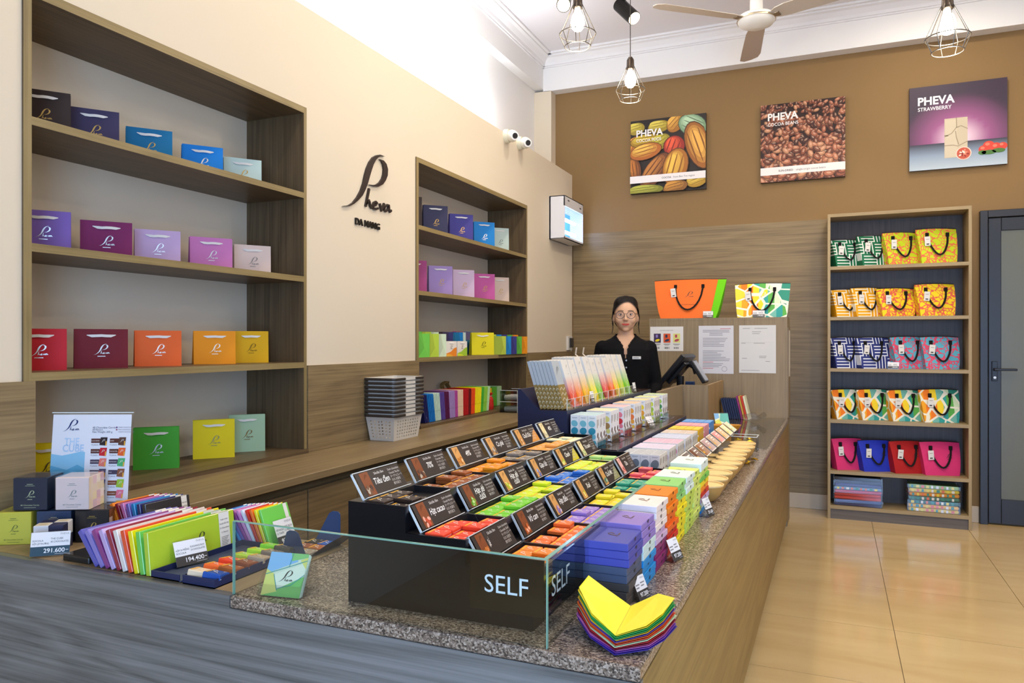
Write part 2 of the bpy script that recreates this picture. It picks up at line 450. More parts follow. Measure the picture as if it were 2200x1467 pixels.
    def text(s, st, x, y, size, col, h=.0006, align='L', shear=0., bold=0., maxw=None, sx=1., depth=0.):
        v, f, w = text_geo(st, shear, bold)
        k = size
        kx = size * sx
        if maxw and w * kx > maxw: kx = maxw / w
        ox = x - (w * kx if align == 'R' else w * kx / 2 if align == 'C' else 0)
        pts = [s.p3(ox + p[0] * kx, y + p[1] * k, h) for p in v]
        s.add(pts, f, col)
        if depth:
            n = len(pts); back = [s.p3(ox + p[0] * kx, y + p[1] * k, h - depth) for p in v]
            ec = {}
            for q in f:
                for i in range(len(q)):
                    e = (q[i], q[(i + 1) % len(q)]); ec[tuple(sorted(e))] = ec.get(tuple(sorted(e)), []) + [e]
            s.add(pts + back, [(e[0][1], e[0][0], e[0][0] + n, e[0][1] + n) for e in ec.values() if len(e) == 1], col)
        return s

    def lines(s, x, y, w, rows, pitch, lh, col, h=.0006, jitter=.3, align='L'):
        for i in range(rows):
            ww = w * (1 - jitter * random.random()); x0 = x if align == 'L' else x + (w - ww) / 2
            s.rect(x0, y - i * pitch, x0 + ww, y - i * pitch + lh, col, h)
        return s

    def logo(s, cx, cy, size, col, h=.0006, words=True, sub=None, depth=0.):
        """the script P with the small letters; size = overall height"""
        k = size / .313
        T = lambda p: (cx + (p[0] - .006) * k, cy + (p[1] - .19) * k)
        polys = [[T(p) for p in LOGO_A], [T(p) for p in LOGO_B]]
        if words:
            for st in LOGO_S: polys += ribbon2d([T(p) for p in st], .0105 * k if depth else .013 * k)
        for q in polys:
            s.poly(q, col, h)
            if depth:
                n = len(q); a = [s.p3(x, y, h) for x, y in q] + [s.p3(x, y, h - depth) for x, y in q]
                s.add(a, [(i, i + n, (i + 1) % n + n, (i + 1) % n) for i in range(n)], col)
        if sub: s.rect(cx - .10 * k, cy - .205 * k, cx + .10 * k, cy - .185 * k, sub, h)
        return s

    def build(s, name, mat, parent=None, smooth=False):
        me = bpy.data.meshes.new(name)
        me.from_pydata(s.v, [], s.f)
        ca = me.color_attributes.new('Col', 'FLOAT_COLOR', 'CORNER'); buf = []
        for p, c in zip(me.polygons, s.c):
            if isinstance(c, list):
                for q in c: buf += [q[0], q[1], q[2], 1.]
            else:
                buf += [c[0], c[1], c[2], 1.] * p.loop_total
        ca.data.foreach_set('color', buf)
        if smooth:
            me.polygons.foreach_set('use_smooth', [True] * len(me.polygons)); me.set_sharp_from_angle(angle=R(42))
        me.materials.append(vc(mat) if isinstance(mat, str) else mat)
        me.update()
        o = bpy.data.objects.new(name, me); COL.objects.link(o)
        if parent is not None: o.parent = parent
        return o


ROOTM = {}


def tag(o, label, cat, group=None):
    o['label'] = label; o['category'] = cat
    if group: o['group'] = group
    return o


def thing(name, label, cat, loc=(0, 0, 0), rz=0., group=None, rx=0., ry=0.):
    o = bpy.data.objects.new(name, None); COL.objects.link(o); o.empty_display_size = .05
    o.location = loc; o.rotation_euler = (rx, ry, rz)
    ROOTM[o.name] = Matrix.Translation(Vector(loc)) @ o.rotation_euler.to_matrix().to_4x4()
    return tag(o, label, cat, group)


def struct(o):
    o['kind'] = 'structure'; return o


def dup(o, loc, rot=None, label=None, group=None, parent=None):
    c = o.copy(); COL.objects.link(c)
    if parent is None:
        c.location = loc
        if rot is not None: c.rotation_euler = rot
        if label: c['label'] = label
        if group: c['group'] = group
    else:
        c.parent = parent
    for ch in list(o.children): dup(ch, None, parent=c)
    return c


def smoothmod(o, ang=40):
    for p in o.data.polygons: p.use_smooth = True
    return o


# ================================================================== the room
XW, XR, YB, ZC = -2.124, -2.44, 6.25, 3.80
CREAM = '#dccdb4'; WHITE = '#ece8e3'; BROWN = '#8d6f47'
WT = ('#66553d', '#85704f', '#9b865f')        # cladding and counters
WV = ('#77664d', '#8b785c', '#998668')        # paler, upright grain
woodX, woodY, woodZ = wood('X', WT), wood('Y', WT), wood('Z', WT)
woodV = wood('Z', WV)
woodF = wood('X', ('#4a4946', '#706f6b', '#8b8a87'), rough=.36, ring=.4, warp=1.0)      # counter front: walnut greyed, cool daylight painted into its tone

fl = struct(MB().box(-2.6, -2.6, -.08, 3.1, 6.4, -.006, '#8d7c62').build('floor', 'paint'))
tm = tile_mat(); tx, ty = .604, .623
tproto = MB().box(0, 0, -.006, tx - .003, ty - .003, 0, '#cdb894').build('tile', tm, fl)
first = True
for i in range(-4, 5):
    for j in range(-13, 3):
        x = .247 + i * tx; y = 5.012 + j * ty
        if x > 3.0 or y > 6.2: continue
        if first:
            o = tproto; first = False
        else:
            o = tproto.copy(); COL.objects.link(o); o.parent = fl
        o.location = (x, y, 0)

b = MB()
b.box(-2.6, -2.5, 0, XR, 6.4, 3.95, WHITE)
wl = struct(b.build('wall_left', 'paint'))
b = MB()                                        # the shelf wall in front of it, with two openings
for y0, y1 in ((-2.5, 1.396), (2.636, 3.569), (5.186, YB)): b.box(XR, y0, 0, XW, y1, 2.765, CREAM)
for y0, y1 in ((1.396, 2.636), (3.569, 5.186)):
    b.box(XR, y0, 2.32, XW, y1, 2.765, CREAM); b.box(XR, y0, 0, XW, y1, .80, CREAM)
wlf = b.build('shelf_wall', 'paint', wl)
for y0, y1, z0, z1 in ((-2.5, 1.428, .757, 1.186), (2.640, 3.590, .816, 1.195), (5.19, 6.249, .816, 1.215)):
    MB().box(XW, y0, z0, XW + .012, y1, z1).build('wood_panel', woodY, wl)
b = MB(); b.box(-2.6, YB, 0, 3.1, YB + .15, 3.95, BROWN); wb = struct(b.build('wall_back', 'paint'))
MB().box(-2.11, YB - .012, .117, .905, YB, 2.242).build('wood_panel', woodX, wb)
MB().box(XR, 6.14, 2.70, -2.28, YB, 3.5, CREAM).build('pier', 'paint', wb)
bb = struct(MB().box(-2.1, YB - .016, 0, .95, YB - .0, .117, '#cbb89c', .003).build('baseboard_back', 'plastic'))
struct(MB().box(3.0, -2.5, 0, 3.15, 6.4, 3.95, WHITE).build('wall_right', 'paint'))
b = MB()
b.box(-2.6, -1.85, 0, -.0, -1.7, 3.95, WHITE).box(1.8, -1.85, 0, 3.1, -1.7, 3.95, WHITE).box(-.0, -1.85, 2.4, 1.8, -1.7, 3.95, WHITE)
wf = struct(b.build('wall_front', 'paint'))
for x in (0, .88, 1.76): MB().box(x, -1.80, 0, x + .04, -1.74, 2.4, '#2b2c2e').build('mullion', 'metal', wf)
ce = struct(MB().box(-2.6, -2.6, ZC, 3.1, 6.4, ZC + .1, '#e6e1e1').build('ceiling', 'paint'))
struct(MB().box(XR, -2.5, 3.52, -2.356, YB, ZC, WHITE).build('trim_1', 'paint'))
struct(MB().box(-2.356, 6.14, 3.497, 3.0, YB, ZC, WHITE).build('trim_2', 'paint'))
CP = [(0, 3.70), (.012, 3.70), (.012, 3.712), (.025, 3.712), (.03, 3.735), (.06, 3.765), (.085, 3.772), (.085, 3.783), (.11, 3.783), (.11, 3.80), (0, 3.80)]
struct(MB().prism([(-2.356 + p[0], p[1]) for p in CP], -2.5, 6.14, '#ebe7e4', 'Y').build('trim_3', 'paint'))
struct(MB().prism([(6.14 - p[0], p[1]) for p in CP], -2.356, 3.0, '#ebe7e4', 'X').build('trim_4', 'paint'))

# ------------------------------------------------------------------ door with frosted pane
d = struct(MB().box(.951, 6.20, 0, 1.0, 6.25, 2.231, '#26262a', .003).box(1.0, 6.20, 2.18, 1.9, 6.25, 2.231, '#26262a', .003).box(1.9, 6.20, 0, 1.95, 6.25, 2.231, '#26262a', .003).build('door_1', 'plastic'))
MB().box(1.004, 6.212, .01, 1.082, 6.247, 2.176, '#232327', .003).box(1.82, 6.212, .01, 1.896, 6.247, 2.176, '#232327', .003) \
    .box(1.082, 6.212, 2.085, 1.82, 6.247, 2.176, '#232327', .003).box(1.082, 6.212, .01, 1.82, 6.247, .185, '#232327', .003).build('door_leaf', 'plastic', d)
m, nt, bs = newmat('frosted_pane'); bs.inputs['Base Color'].default_value = (*lin('#66685c'), 1); bs.inputs['Roughness'].default_value = .3; bs.inputs['Specular IOR Level'].default_value = .5
MB().box(1.082, 6.222, .185, 1.82, 6.236, 2.085).build('pane', m, d)
MB().box(1.022, 6.20, 1.02, 1.058, 6.214, 1.16, '#161618', .003).box(1.03, 6.165, 1.092, 1.05, 6.2, 1.112, '#161618', .003).box(1.03, 6.16, 1.094, 1.17, 6.176, 1.11, '#161618', .004).build('door_handle', 'plastic', d)
MB().cyl((1.04, 6.20, 1.045), (1.04, 6.194, 1.045), .009, n=10, col='#c8b8a8').build('key_cylinder', 'metal', d)

# ------------------------------------------------------------------ recessed shelf units in the left wall
W_SHADE = ('#4a3b29', '#645138', '#776246'); W_LIT = ('#75633f', '#8d794f', '#9f8a5e')  # niche shade painted into board tone; paler tone for light on front edges
def niche(label, y0, y1, shelves):
    r = thing('recessed_shelf_unit', label, 'shelf', (XW, (y0 + y1) / 2, .80))
    fx = XW + .006; woodY, woodZ = wood('Y', W_SHADE), wood('Z', W_SHADE)
    eY, eZ = wood('Y', W_LIT), wood('Z', W_LIT); ex = fx + .0012
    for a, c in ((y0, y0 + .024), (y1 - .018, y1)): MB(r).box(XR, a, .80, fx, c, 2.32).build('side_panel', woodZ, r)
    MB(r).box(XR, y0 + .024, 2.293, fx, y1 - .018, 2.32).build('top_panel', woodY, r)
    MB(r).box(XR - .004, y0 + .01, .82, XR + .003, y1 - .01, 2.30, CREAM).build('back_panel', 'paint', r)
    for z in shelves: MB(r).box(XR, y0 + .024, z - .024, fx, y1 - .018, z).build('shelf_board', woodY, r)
    for z in shelves: MB(r).box(fx, y0 + .024, z - .024, ex, y1 - .018, z).build('lit_edge', eY, r)  # thin pale strips added for the light on the shelf fronts
    MB(r).box(fx, y0 + .024, 2.293, ex, y1 - .018, 2.32).build('lit_edge', eY, r)
    for a, c in ((y0, y0 + .024), (y1 - .018, y1)): MB(r).box(fx, a, .832, ex, c, 2.32).build('lit_edge', eZ, r)
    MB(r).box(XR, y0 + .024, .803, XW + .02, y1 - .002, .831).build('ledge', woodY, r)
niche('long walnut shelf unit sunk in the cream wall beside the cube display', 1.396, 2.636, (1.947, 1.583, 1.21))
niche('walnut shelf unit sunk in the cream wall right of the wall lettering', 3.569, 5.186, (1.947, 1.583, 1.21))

# ------------------------------------------------------------------ base cabinets along the left wall and their worktop
MBw = MB().box(XW, 1.62, .786, -1.767, 6.2, .8145, b=.002)
tag(MBw.build('worktop', woodY), 'long walnut worktop running below the recessed shelves', 'worktop')
ys = [1.636 + .63 * i for i in range(8)]
for i, y in enumerate(ys):
    ye = min(y + .628, 6.19)
    if i == 0: y = 1.66
    lab = ['walnut base cabinet beside the colourful gift boxes', 'walnut base cabinet behind the black chocolate stand', 'walnut base cabinet under the stack of baskets', 'walnut base cabinet below the plain wall right of the baskets',
           'walnut base cabinet under the row of flat paper bags', 'walnut base cabinet left of the navy tiered stand', 'walnut base cabinet near the shop assistant', 'walnut base cabinet at the back wall'][i]
    r = thing('base_cabinet', lab, 'cabinet', ((XW - 1.8) / 2, (y + ye) / 2, 0))
    MB(r).box(XW, y, 0, -1.835, ye, .785).build('body', woodY, r)
    for a, c in ((y + .002, (y + ye) / 2 - .002), ((y + ye) / 2 + .002, ye - .002)):
        MB(r).box(-1.834, a, .08, -1.812, c, .745, b=.002).build('door', woodY, r)

# ------------------------------------------------------------------ the long counter
ZT = .755
r = thing('service_counter', 'long walnut shop counter with blue-lit front panel', 'counter', (-.9, 3.4, 0))
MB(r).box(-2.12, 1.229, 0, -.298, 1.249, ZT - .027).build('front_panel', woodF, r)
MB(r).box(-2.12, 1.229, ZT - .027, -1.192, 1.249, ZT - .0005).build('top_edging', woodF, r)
MB(r).box(-.318, 1.2495, .08, -.298, 5.578, ZT - .027).build('side_panel', wood('Y', ('#75603a', '#8c7343', '#a08650')), r)
MB(r).box(-.40, 1.2495, 0, -.38, 5.57, .08, '#2a2622').build('kick_board', 'plastic', r)
MB(r).box(-1.19, 1.65, 0, -1.172, 4.16, ZT - .027).build('back_panel', woodY, r)
MB(r).box(-2.12, 1.2495, ZT - .027, -1.192, 1.656, ZT).build('counter_top', wood('Y', ('#7a6549', '#917a59', '#a38b68')), r)
MB(r).box(-1.8, 1.636, 0, -1.19, 1.654, ZT - .027).build('rear_panel', woodX, r)
b = MB()
b.box(-1.19, 1.226, ZT - .026, -.298, 4.16, ZT, b=.004).box(-.90, 4.16, ZT - .026, -.298, 5.575, ZT)
tag(b.build('stone_countertop', stone_mat()), 'speckled brown granite slab topping the long counter', 'countertop')

# glass guard at the corner
glass = clear('shop_glass', (.93, .97, .96), 1.5)
gedge = plain('glass_edge', '#7fae9c', .12, 0, .6)
g = thing('glass_guard', 'low clear glass screen round the front corner of the granite counter', 'glass screen', (-.85, 1.25, ZT))
MB(g).box(-1.19, 1.2375, ZT, -.468, 1.2445, .912).build('glass_pane', glass, g)
MB(g).box(-.4755, 1.2450, ZT, -.4685, 2.296, .912).build('glass_pane', glass, g)
MB(g).box(-1.19, 1.2373, .912, -.468, 1.2447, .9138).box(-.4757, 1.2447, .912, -.4683, 2.296, .9138).build('polished_edge', gedge, g)
MB(g).box(-.4690, 1.2373, ZT, -.4676, 1.2447, .912).box(-1.1914, 1.2375, ZT, -1.19, 1.2445, .912).box(-.4755, 2.296, ZT, -.4685, 2.2972, .912).build('glass_corner', gedge, g)
o = tag(MB().box(-.735, 3.975, ZT + .0002, -.315, 5.56, ZT + .0062).build('glass_sheet', clear('flat_glass', (.95, .97, .96), 1.4, .03, .0)), 'flat glass sheet lying on the far end of the granite', 'glass')

# SELF signs on the glass
s = thing('shop_sign', 'black SELF sign on the front pane of the glass screen', 'sign', (-.548, 1.2475, .805))
MB(s).box(-.624, 1.2455, .805, -.4765, 1.2495, .908, '#08090d').build('sign_plate', 'film', s)
MB(s).face((-.55, 1.2455, .856)).text('SELF', 0, -.017, .047, '#f2f2f4', align='C').build('lettering', 'plastic', s)
s = thing('shop_sign', 'black SELF sign on the side pane facing the aisle', 'sign', (-.477, 1.335, .806))
MB(s).box(-.4805, 1.253, .806, -.4765, 1.419, .896, '#0a0b0e').build('sign_plate', 'film', s)
MB(s).face((-.4765, 1.335, .851), (0, 1, 0), (0, 0, 1)).text('SELF', 0, -.02, .054, '#f2f2f4', align='C').build('lettering', 'plastic', s)

# ------------------------------------------------------------------ lettering on the wall
r = thing('wall_lettering', 'dark raised script logo above DA NANG on the cream wall', 'sign', (XW, 3.1, 1.86))
b = MB(r).face((XW, 3.1, 1.9), (0, 1, 0), (0, 0, 1)); b.logo(.006, .19, .313, '#2a1f1c', .011, True, None, .0105)
b.build('logo', 'plastic', r)
b = MB(r).face((XW, 3.1, 1.9), (0, 1, 0), (0, 0, 1)); b.text('DA NANG', .0045, -.035, .046, '#120f0f', .009, 'C', 0, .006, .212, 1., .0085)
b.build('city_name', 'plastic', r)

# ------------------------------------------------------------------ fly killer, wall cameras, switch
r = thing('insect_killer', 'white wall box with two glowing blue-white tubes', 'insect lamp', (XW, 5.9, 2.13))
x0, x1, y0, y1, z0, z1 = XW + .001, -1.99, 5.67, 6.15, 2.13, 2.478
b = MB(r)
b.box(x0, y0, z0, x0 + .012, y1, z1, '#e8e6e6').box(x0, y0, z0, x1, y0 + .008, z1, '#e8e6e6', .001).box(x0, y1 - .008, z0, x1, y1, z1, '#e8e6e6', .001)
b.box(x0, y0, z1 - .008, x1, y1, z1, '#e8e6e6', .001).box(x0, y0, z0, x1, y1, z0 + .006, '#d6d4d2').box(x1 - .01, y0, z1 - .085, x1, y1, z1, '#dcdadb', .001).box(x1 - .006, y0, z0, x1, y1, z0 + .02, '#e0dede')
b.build('housing', 'plastic', r)
MB(r).box(x0 + .013, y0 + .01, z0 + .02, x0 + .016, y1 - .01, z1 - .09).build('reflector', emit('glowing_reflector', '#2a78ee', .9), r)  # reflector emits by itself the blue light of the tubes
for z in (2.20, 2.30): MB(r).cyl((x1 - .045, y0 + .02, z), (x1 - .045, y1 - .09, z), .014, n=12).build('tube', emit('uv_tube', '#cfe4ff', 9), r)
for k in range(18): MB(r).cyl((x1 - .004, y0 + .01, z0 + .03 + k * .0128), (x1 - .004, y1 - .01, z0 + .03 + k * .0128), .0012, n=5, col='#8fb4e8').build('guard_wire', 'metal', r)
for k, (a, c) in enumerate(((5.745, 2.44), (6.05, 2.425))): MB(r).box(x1, a, c, x1 + .001, a + .04, c + .012, '#4a4650').build('badge', 'plastic', r)
lamp('insect_killer_glow', 'POINT', (-2.05, 5.9, 2.25), .6, (.55, .75, 1), .1)
for i, (y, z, lab) in enumerate(((4.80, 2.742, 'white turret security camera on the shelf wall, nearer the lettering'), (5.04, 2.752, 'white turret security camera on the shelf wall, nearer the insect lamp'))):
    r = thing('security_camera', lab, 'camera', (XW, y, z), group='turret cameras')
    MB(r).cyl((XW, y, z), (XW + .03, y, z), .05, .046, 20, '#e5e0c6').build('mount', 'plastic', r, True)
    MB(r).ball((XW + .055, y - .012, z - .005), .042, 20, '#e9e5d0').build('eyeball', 'plastic', r, True)
    dv = Vector((.75, -.62, -.22)).normalized(); c = Vector((XW + .055, y - .012, z - .005))
    MB(r).cyl(c + dv * .030, c + dv * .046, .034, .030, 20, '#f0eee8').build('face_ring', 'plastic', r, True)
    MB(r).cyl(c + dv * .044, c + dv * .050, .021, .019, 16, '#1b1a1e').build('lens', 'gloss', r, True)
r = thing('door_entry_reader', 'small grey reader at the end of the cream wall', 'switch', (XW, 6.15, 1.22))
MB(r).box(XW, 6.09, 1.225, XW + .02, 6.20, 1.345, '#d8d3cb', .002).build('plate', 'plastic', r)
MB(r).box(XW + .02, 6.12, 1.25, XW + .035, 6.19, 1.33, '#2c2a2b', .003).build('keypad', 'plastic', r)

# ------------------------------------------------------------------ ceiling lamps, spots, fan
dm = emit('fill_downlight_disc', '#fff2dc', 2.5)
for i, (x, y) in enumerate(FILL_DOWN):
    r = thing('added_downlight', 'round white surface downlight added on the ceiling as fill light', 'ceiling light', (x, y, 3.77), group='added fill downlights')
    MB(r).lathe([(.13, .03), (.135, .002), (.12, .0), (.118, .01), (.118, .03)], (x, y, 3.77), 24, '#efece6').build('rim', 'plastic', r, True)
    MB(r).cyl((x, y, 3.783), (x, y, 3.785), .117, n=24).build('diffuser', dm, r)


def pendant(x, y, z, label, zc=ZC):
    r = thing('pendant_lamp', label, 'pendant lamp', (x, y, z), group='wire cage pendants')
    W = '#6d675f'
    for rr, zz in ((.08, 0), (.057, -.055)):
        MB(r).tube([(x + rr * math.cos(t), y + rr * math.sin(t), z + zz) for t in [2 * math.pi * i / 24 for i in range(24)]], .0022, 6, W, True).build('cage_ring', 'metal', r, True)
    for i in range(8):
        t = 2 * math.pi * i / 8 + .2; c, s_ = math.cos(t), math.sin(t)
        MB(r).tube([(x + .018 * c, y + .018 * s_, z + .135), (x + .08 * c, y + .08 * s_, z), (x + .057 * c, y + .057 * s_, z - .055)], .0018, 5, W).build('cage_wire', 'metal', r)
    MB(r).lathe([(.006, .185), (.012, .18), (.02, .165), (.022, .115), (.018, .112)], (x, y, z), 16, '#4a4038').build('lamp_socket', 'metal', r, True)
    MB(r).lathe([(.012, .115), (.014, .10), (.026, .075), (.031, .05), (.028, .03), (.016, .016), (0, .012)], (x, y, z), 18).build('bulb', emit('pendant_bulb', '#fff0d6', 26), r, True)
    MB(r).cyl((x, y, z + .18), (x, y, zc), .0028, n=6, col='#3a332c').build('cord', 'plastic', r)
    lamp('pendant_glow', 'POINT', (x, y, z - .07), 5, (1, .90, .78), .04)
pendant(-1.04, 3.135, 2.655, 'wire cage pendant hanging near the ceiling spot glare')
pendant(-1.04, 4.06, 2.695, 'wire cage pendant on a long cord left of the cocoa pod picture')
pendant(.41, 3.39, 2.50, 'pale wire cage pendant beside the strawberry picture')


def spot(c, dv, label, glow=14):
    r = thing('track_spotlight', label, 'spotlight', c, group='ceiling spotlights')
    c = Vector(c); dv = Vector(dv).normalized()
    MB(r).cyl(c - dv * .10, c + dv * .10, .048, n=20, col='#2b2927').build('barrel', 'metal', r, True)
    MB(r).cyl(c + dv * .099, c + dv * .103, .043, n=20).build('lens', emit('spot_lens', '#ffe9b8', glow), r)
    MB(r).cyl(c - dv * .03, (c.x - dv.x * .03, c.y - dv.y * .03, 3.79), .010, n=8, col='#2b2927').build('stem', 'metal', r)
    MB(r).box(c.x - dv.x * .03 - .05, c.y - dv.y * .03 - .02, 3.775, c.x - dv.x * .03 + .05, c.y - dv.y * .03 + .02, 3.80, '#2b2927').build('track_adapter', 'metal', r)
spot((-1.33, 5.09, 3.60), (.62, -.32, -.72), 'black cylinder spotlight on the ceiling above the pendant cord', 6)
spot((-1.70, 4.83, 3.62), (.25, -.8, -.55), 'dazzling spotlight on the ceiling behind the wire pendant', 40)
for p, t, e in SPOTS:
    spot((p[0], p[1], 3.64), Vector(t) - Vector(p), 'black cylinder spotlight on the ceiling over the shop floor')

fx, fy, fz = -.448, 4.879, 3.30
r = thing('ceiling_fan', 'white three-bladed ceiling fan with dusty blades', 'ceiling fan', (fx, fy, fz))
MB(r).lathe([(0, -.045), (.06, -.04), (.10, -.022), (.115, 0), (.115, .022), (.10, .034), (.05, .045), (.04, .06), (.038, .15), (.03, .16)], (fx, fy, fz), 32, '#e9e6de').build('motor_housing', 'plastic', r, True)
MB(r).lathe([(.117, -.006), (.1185, 0), (.117, .006)], (fx, fy, fz + .004), 32, '#c9b99d').build('trim_ring', 'metal', r, True)
MB(r).cyl((fx, fy, fz + .15), (fx, fy, 3.79), .012, n=10, col='#e6e2d8').lathe([(.012, -.06), (.05, -.03), (.055, 0)], (fx, fy, 3.79), 18, '#e6e2d8').build('down_rod', 'plastic', r, True)
for a in (R(99.5), R(219.5), R(339.5)):
    u = Vector((math.cos(a), math.sin(a), 0)); w_ = Vector((-math.sin(a), math.cos(a), 0)); c = Vector((fx, fy, fz + .012))
    pts = [(.10, -.03), (.14, -.055), (.2, -.068), (.45, -.072), (.62, -.075), (.68, -.06), (.70, -.02), (.70, .03), (.66, .062), (.45, .058), (.2, .05), (.14, .04), (.10, .02)]
    vv = []
    for p, q in pts:
        z = -q * .22
        vv.append(c + u * p + w_ * q + Vector((0, 0, z)))
    n = len(vv); bot = [p - Vector((0, 0, .004)) for p in vv]
    o = MB(r).add(vv + bot, [tuple(range(n)), tuple(range(2 * n - 1, n - 1, -1))] + [(i, i + n, (i + 1) % n + n, (i + 1) % n) for i in range(n)], '#c3b5a6').build('blade', 'plastic', r)
    k = MB(r); k.add([c + u * .07 + w_ * .018, c + u * .07 - w_ * .018, c + u * .15 - w_ * .022, c + u * .15 + w_ * .022] + [c + u * .07 + w_ * .018 - Vector((0, 0, .012)), c + u * .07 - w_ * .018 - Vector((0, 0, .012)), c + u * .15 - w_ * .022 - Vector((0, 0, .008)), c + u * .15 + w_ * .022 - Vector((0, 0, .014))],
                     [(0, 1, 2, 3), (7, 6, 5, 4), (0, 4, 5, 1), (1, 5, 6, 2), (2, 6, 7, 3), (3, 7, 4, 0)], '#a89c8c').build('blade_iron', 'metal', r)

# ------------------------------------------------------------------ pictures on the brown wall
def picture(label, x0, x1, z0, z1):
    r = thing('wall_picture', label, 'picture', ((x0 + x1) / 2, 6.235, z0))
    MB(r).box(x0, 6.22, z0, x1, 6.2499, z1, '#3a2d24').build('canvas', 'plastic', r)
    return r, MB(r).face((x0, 6.22, z0)), x1 - x0, z1 - z0
def clipoval(b, W, H, cx, cy, rx, ry, rot, col, h, n=20):
    c, si = math.cos(rot), math.sin(rot); pts = []
    for i in range(n):
        t = 2 * math.pi * i / n; x = cx + rx * math.cos(t) * c - ry * math.sin(t) * si; y = cy + rx * math.cos(t) * si + ry * math.sin(t) * c
        pts.append((min(max(x, .001), W - .001), min(max(y, .001), H - .001)))
    b.poly(pts, col, h)
def pod(b, W, H, cx, cy, L, w, rot, c0, c1, h):
    clipoval(b, W, H, cx, cy, L * 1.05, w * 1.07, rot, mixc(c0, '#120a06', .75), h)
    for k in range(4):
        s_ = 1 - k * .21; clipoval(b, W, H, cx - .012 * k * math.sin(rot + 1), cy + .010 * k, L * (s_ + .04 * k), w * s_, rot, mixc(c0, c1, k / 3), h + .0002 * (k + 1))
    for off in (-.4, .1, .55):
        clipoval(b, W, H, cx - off * w * math.sin(rot), cy + off * w * math.cos(rot), L * .75, w * .06, rot, mixc(c0, '#3a1c0c', .35), h + .0011, 12)
r, b, W, H = picture('square canvas picture of ripe yellow and red cocoa pods', -1.59, -.963, 2.548, 3.167)
b.rect(0, 0, W, H, '#1d120c', .0004)
random.seed(3)
for i, (x, y, L, w, rot, c0, c1) in enumerate([(.05, .55, .07, .05, .2, '#a8902a', '#e2cf52'), (.24, .55, .09, .05, .1, '#a88d22', '#e6d257'), (.38, .56, .08, .06, .8, '#a86a1c', '#eab048'), (.52, .53, .12, .085, -.5, '#7f9f76', '#bcd8ae'),
        (.04, .41, .09, .06, .9, '#a9581a', '#e49a3c'), (.14, .44, .14, .055, .05, '#a98120', '#e8c93f'), (.26, .42, .08, .06, .5, '#9c8a24', '#d7c840'), (.03, .2, .11, .06, 1.7, '#713c16', '#c4762c'), (.57, .36, .20, .10, 1.9, '#9c5c18', '#eeb04a'),
        (.13, .35, .135, .065, .2, '#b5641e', '#f0c050'), (.37, .37, .085, .085, 1.2, '#9a2415', '#ea5a35'), (.21, .18, .17, .08, .9, '#6f3a16', '#c07a34'), (.38, .2, .15, .10, 1.3, '#a9661a', '#f3bf4a'), (.56, .08, .09, .06, .3, '#b0861e', '#f0cf55'), (.38, .03, .1, .05, .2, '#8c5a1e', '#cf9138'), (.12, .02, .16, .045, .05, '#7c7a22', '#b9b644')]):
    pod(b, W, H, x, y, L, w, rot, c0, c1, .0006 + i * .0014)
h0 = .0245
b.rect(0, .085, W, .145, '#efe6df', h0).text('COCOA', .27, .107, .021, '#3b3531', h0 + .0004, bold=.012).text('from Ben Tre region', .365, .107, .021, '#6a625c', h0 + .0004)
b.text('PHEVA', .055, .475, .078, '#f4efe8', h0, bold=.03, maxw=.225).text('COCOA PODS', .055, .43, .036, '#f4efe8', h0, bold=.01, maxw=.21)
b.build('printed_photo', 'card', r)
r, b, W, H = picture('square canvas picture covered with brown cocoa beans', -.539, .075, 2.556, 3.168)
b.rect(0, 0, W, H, '#2c1710', .0004)
random.seed(5)
CB = ['#8a4a30', '#a86244', '#b97552', '#6e3a26', '#c58a63', '#97553a', '#7a4632', '#4e2c22', '#b06a4a']
for i in range(620):
    x, y = random.random() * W, random.random() * H; s_ = .012 + .012 * (1 - y / H); rot = random.random() * 3.14; c = random.choice(CB)
    clipoval(b, W, H, x, y, s_ * 1.75, s_ * 1.0, rot, mixc(c, '#1a0c08', .6), .0006 + i * .00001, 9)
    clipoval(b, W, H, x + .002, y + .003, s_ * 1.45, s_ * .8, rot, c, .0006 + i * .00001 + .000004, 9)
    clipoval(b, W, H, x + .003, y + .006, s_ * .8, s_ * .35, rot, mixc(c, '#f0c8a8', .4), .0006 + i * .00001 + .000008, 7)
h0 = .0072
b.rect(0, .055, W, .115, '#efe6df', h0).text('SUN-DRIED', .135, .077, .021, '#3b3531', h0 + .0004, bold=.012).text('single-origin cocoa beans', .265, .077, .021, '#6a625c', h0 + .0004, maxw=.28)
b.text('PHEVA', .055, .485, .078, '#f4efe8', h0, bold=.03, maxw=.225).text('COCOA BEANS', .055, .44, .036, '#f4efe8', h0, bold=.008, maxw=.225)
b.build('printed_photo', 'card', r)
r, b, W, H = picture('square canvas picture of a strawberry chocolate bar on purple', .507, 1.119, 2.555, 3.166)
n = 18; vv = []; cs = []; ff = []
for j in range(n + 1):
    for i in range(n + 1):
        x, y = W * i / n, .185 + (H - .185) * j / n
        dd = math.hypot((x - .32) * 1.1, (y - .215) * 1.25); t = min(dd / .42, 1)
        c = mixc('#fbe2ea', '#9c5585', min(t * 2.2, 1)) if t < .45 else mixc('#9c5585', '#38283a', min((t - .45) / .5, 1))
        vv.append(b.p3(x, y, .0005)); cs.append(c)
for j in range(n):
    for i in range(n): ff.append((j * (n + 1) + i, j * (n + 1) + i + 1, (j + 1) * (n + 1) + i + 1, (j + 1) * (n + 1) + i))
b.addv(vv, ff, cs)
b.grad(0, 0, W, .10, '#b9c6cc', '#8d9db0', .0006).grad(0, .10, W, .187, '#8d9db0', '#33313f', .0006)
b.rect(.225, .075, .37, .36, '#c9b99c', .001).rect(.23, .08, .305, .35, '#cfc0a4', .0014)
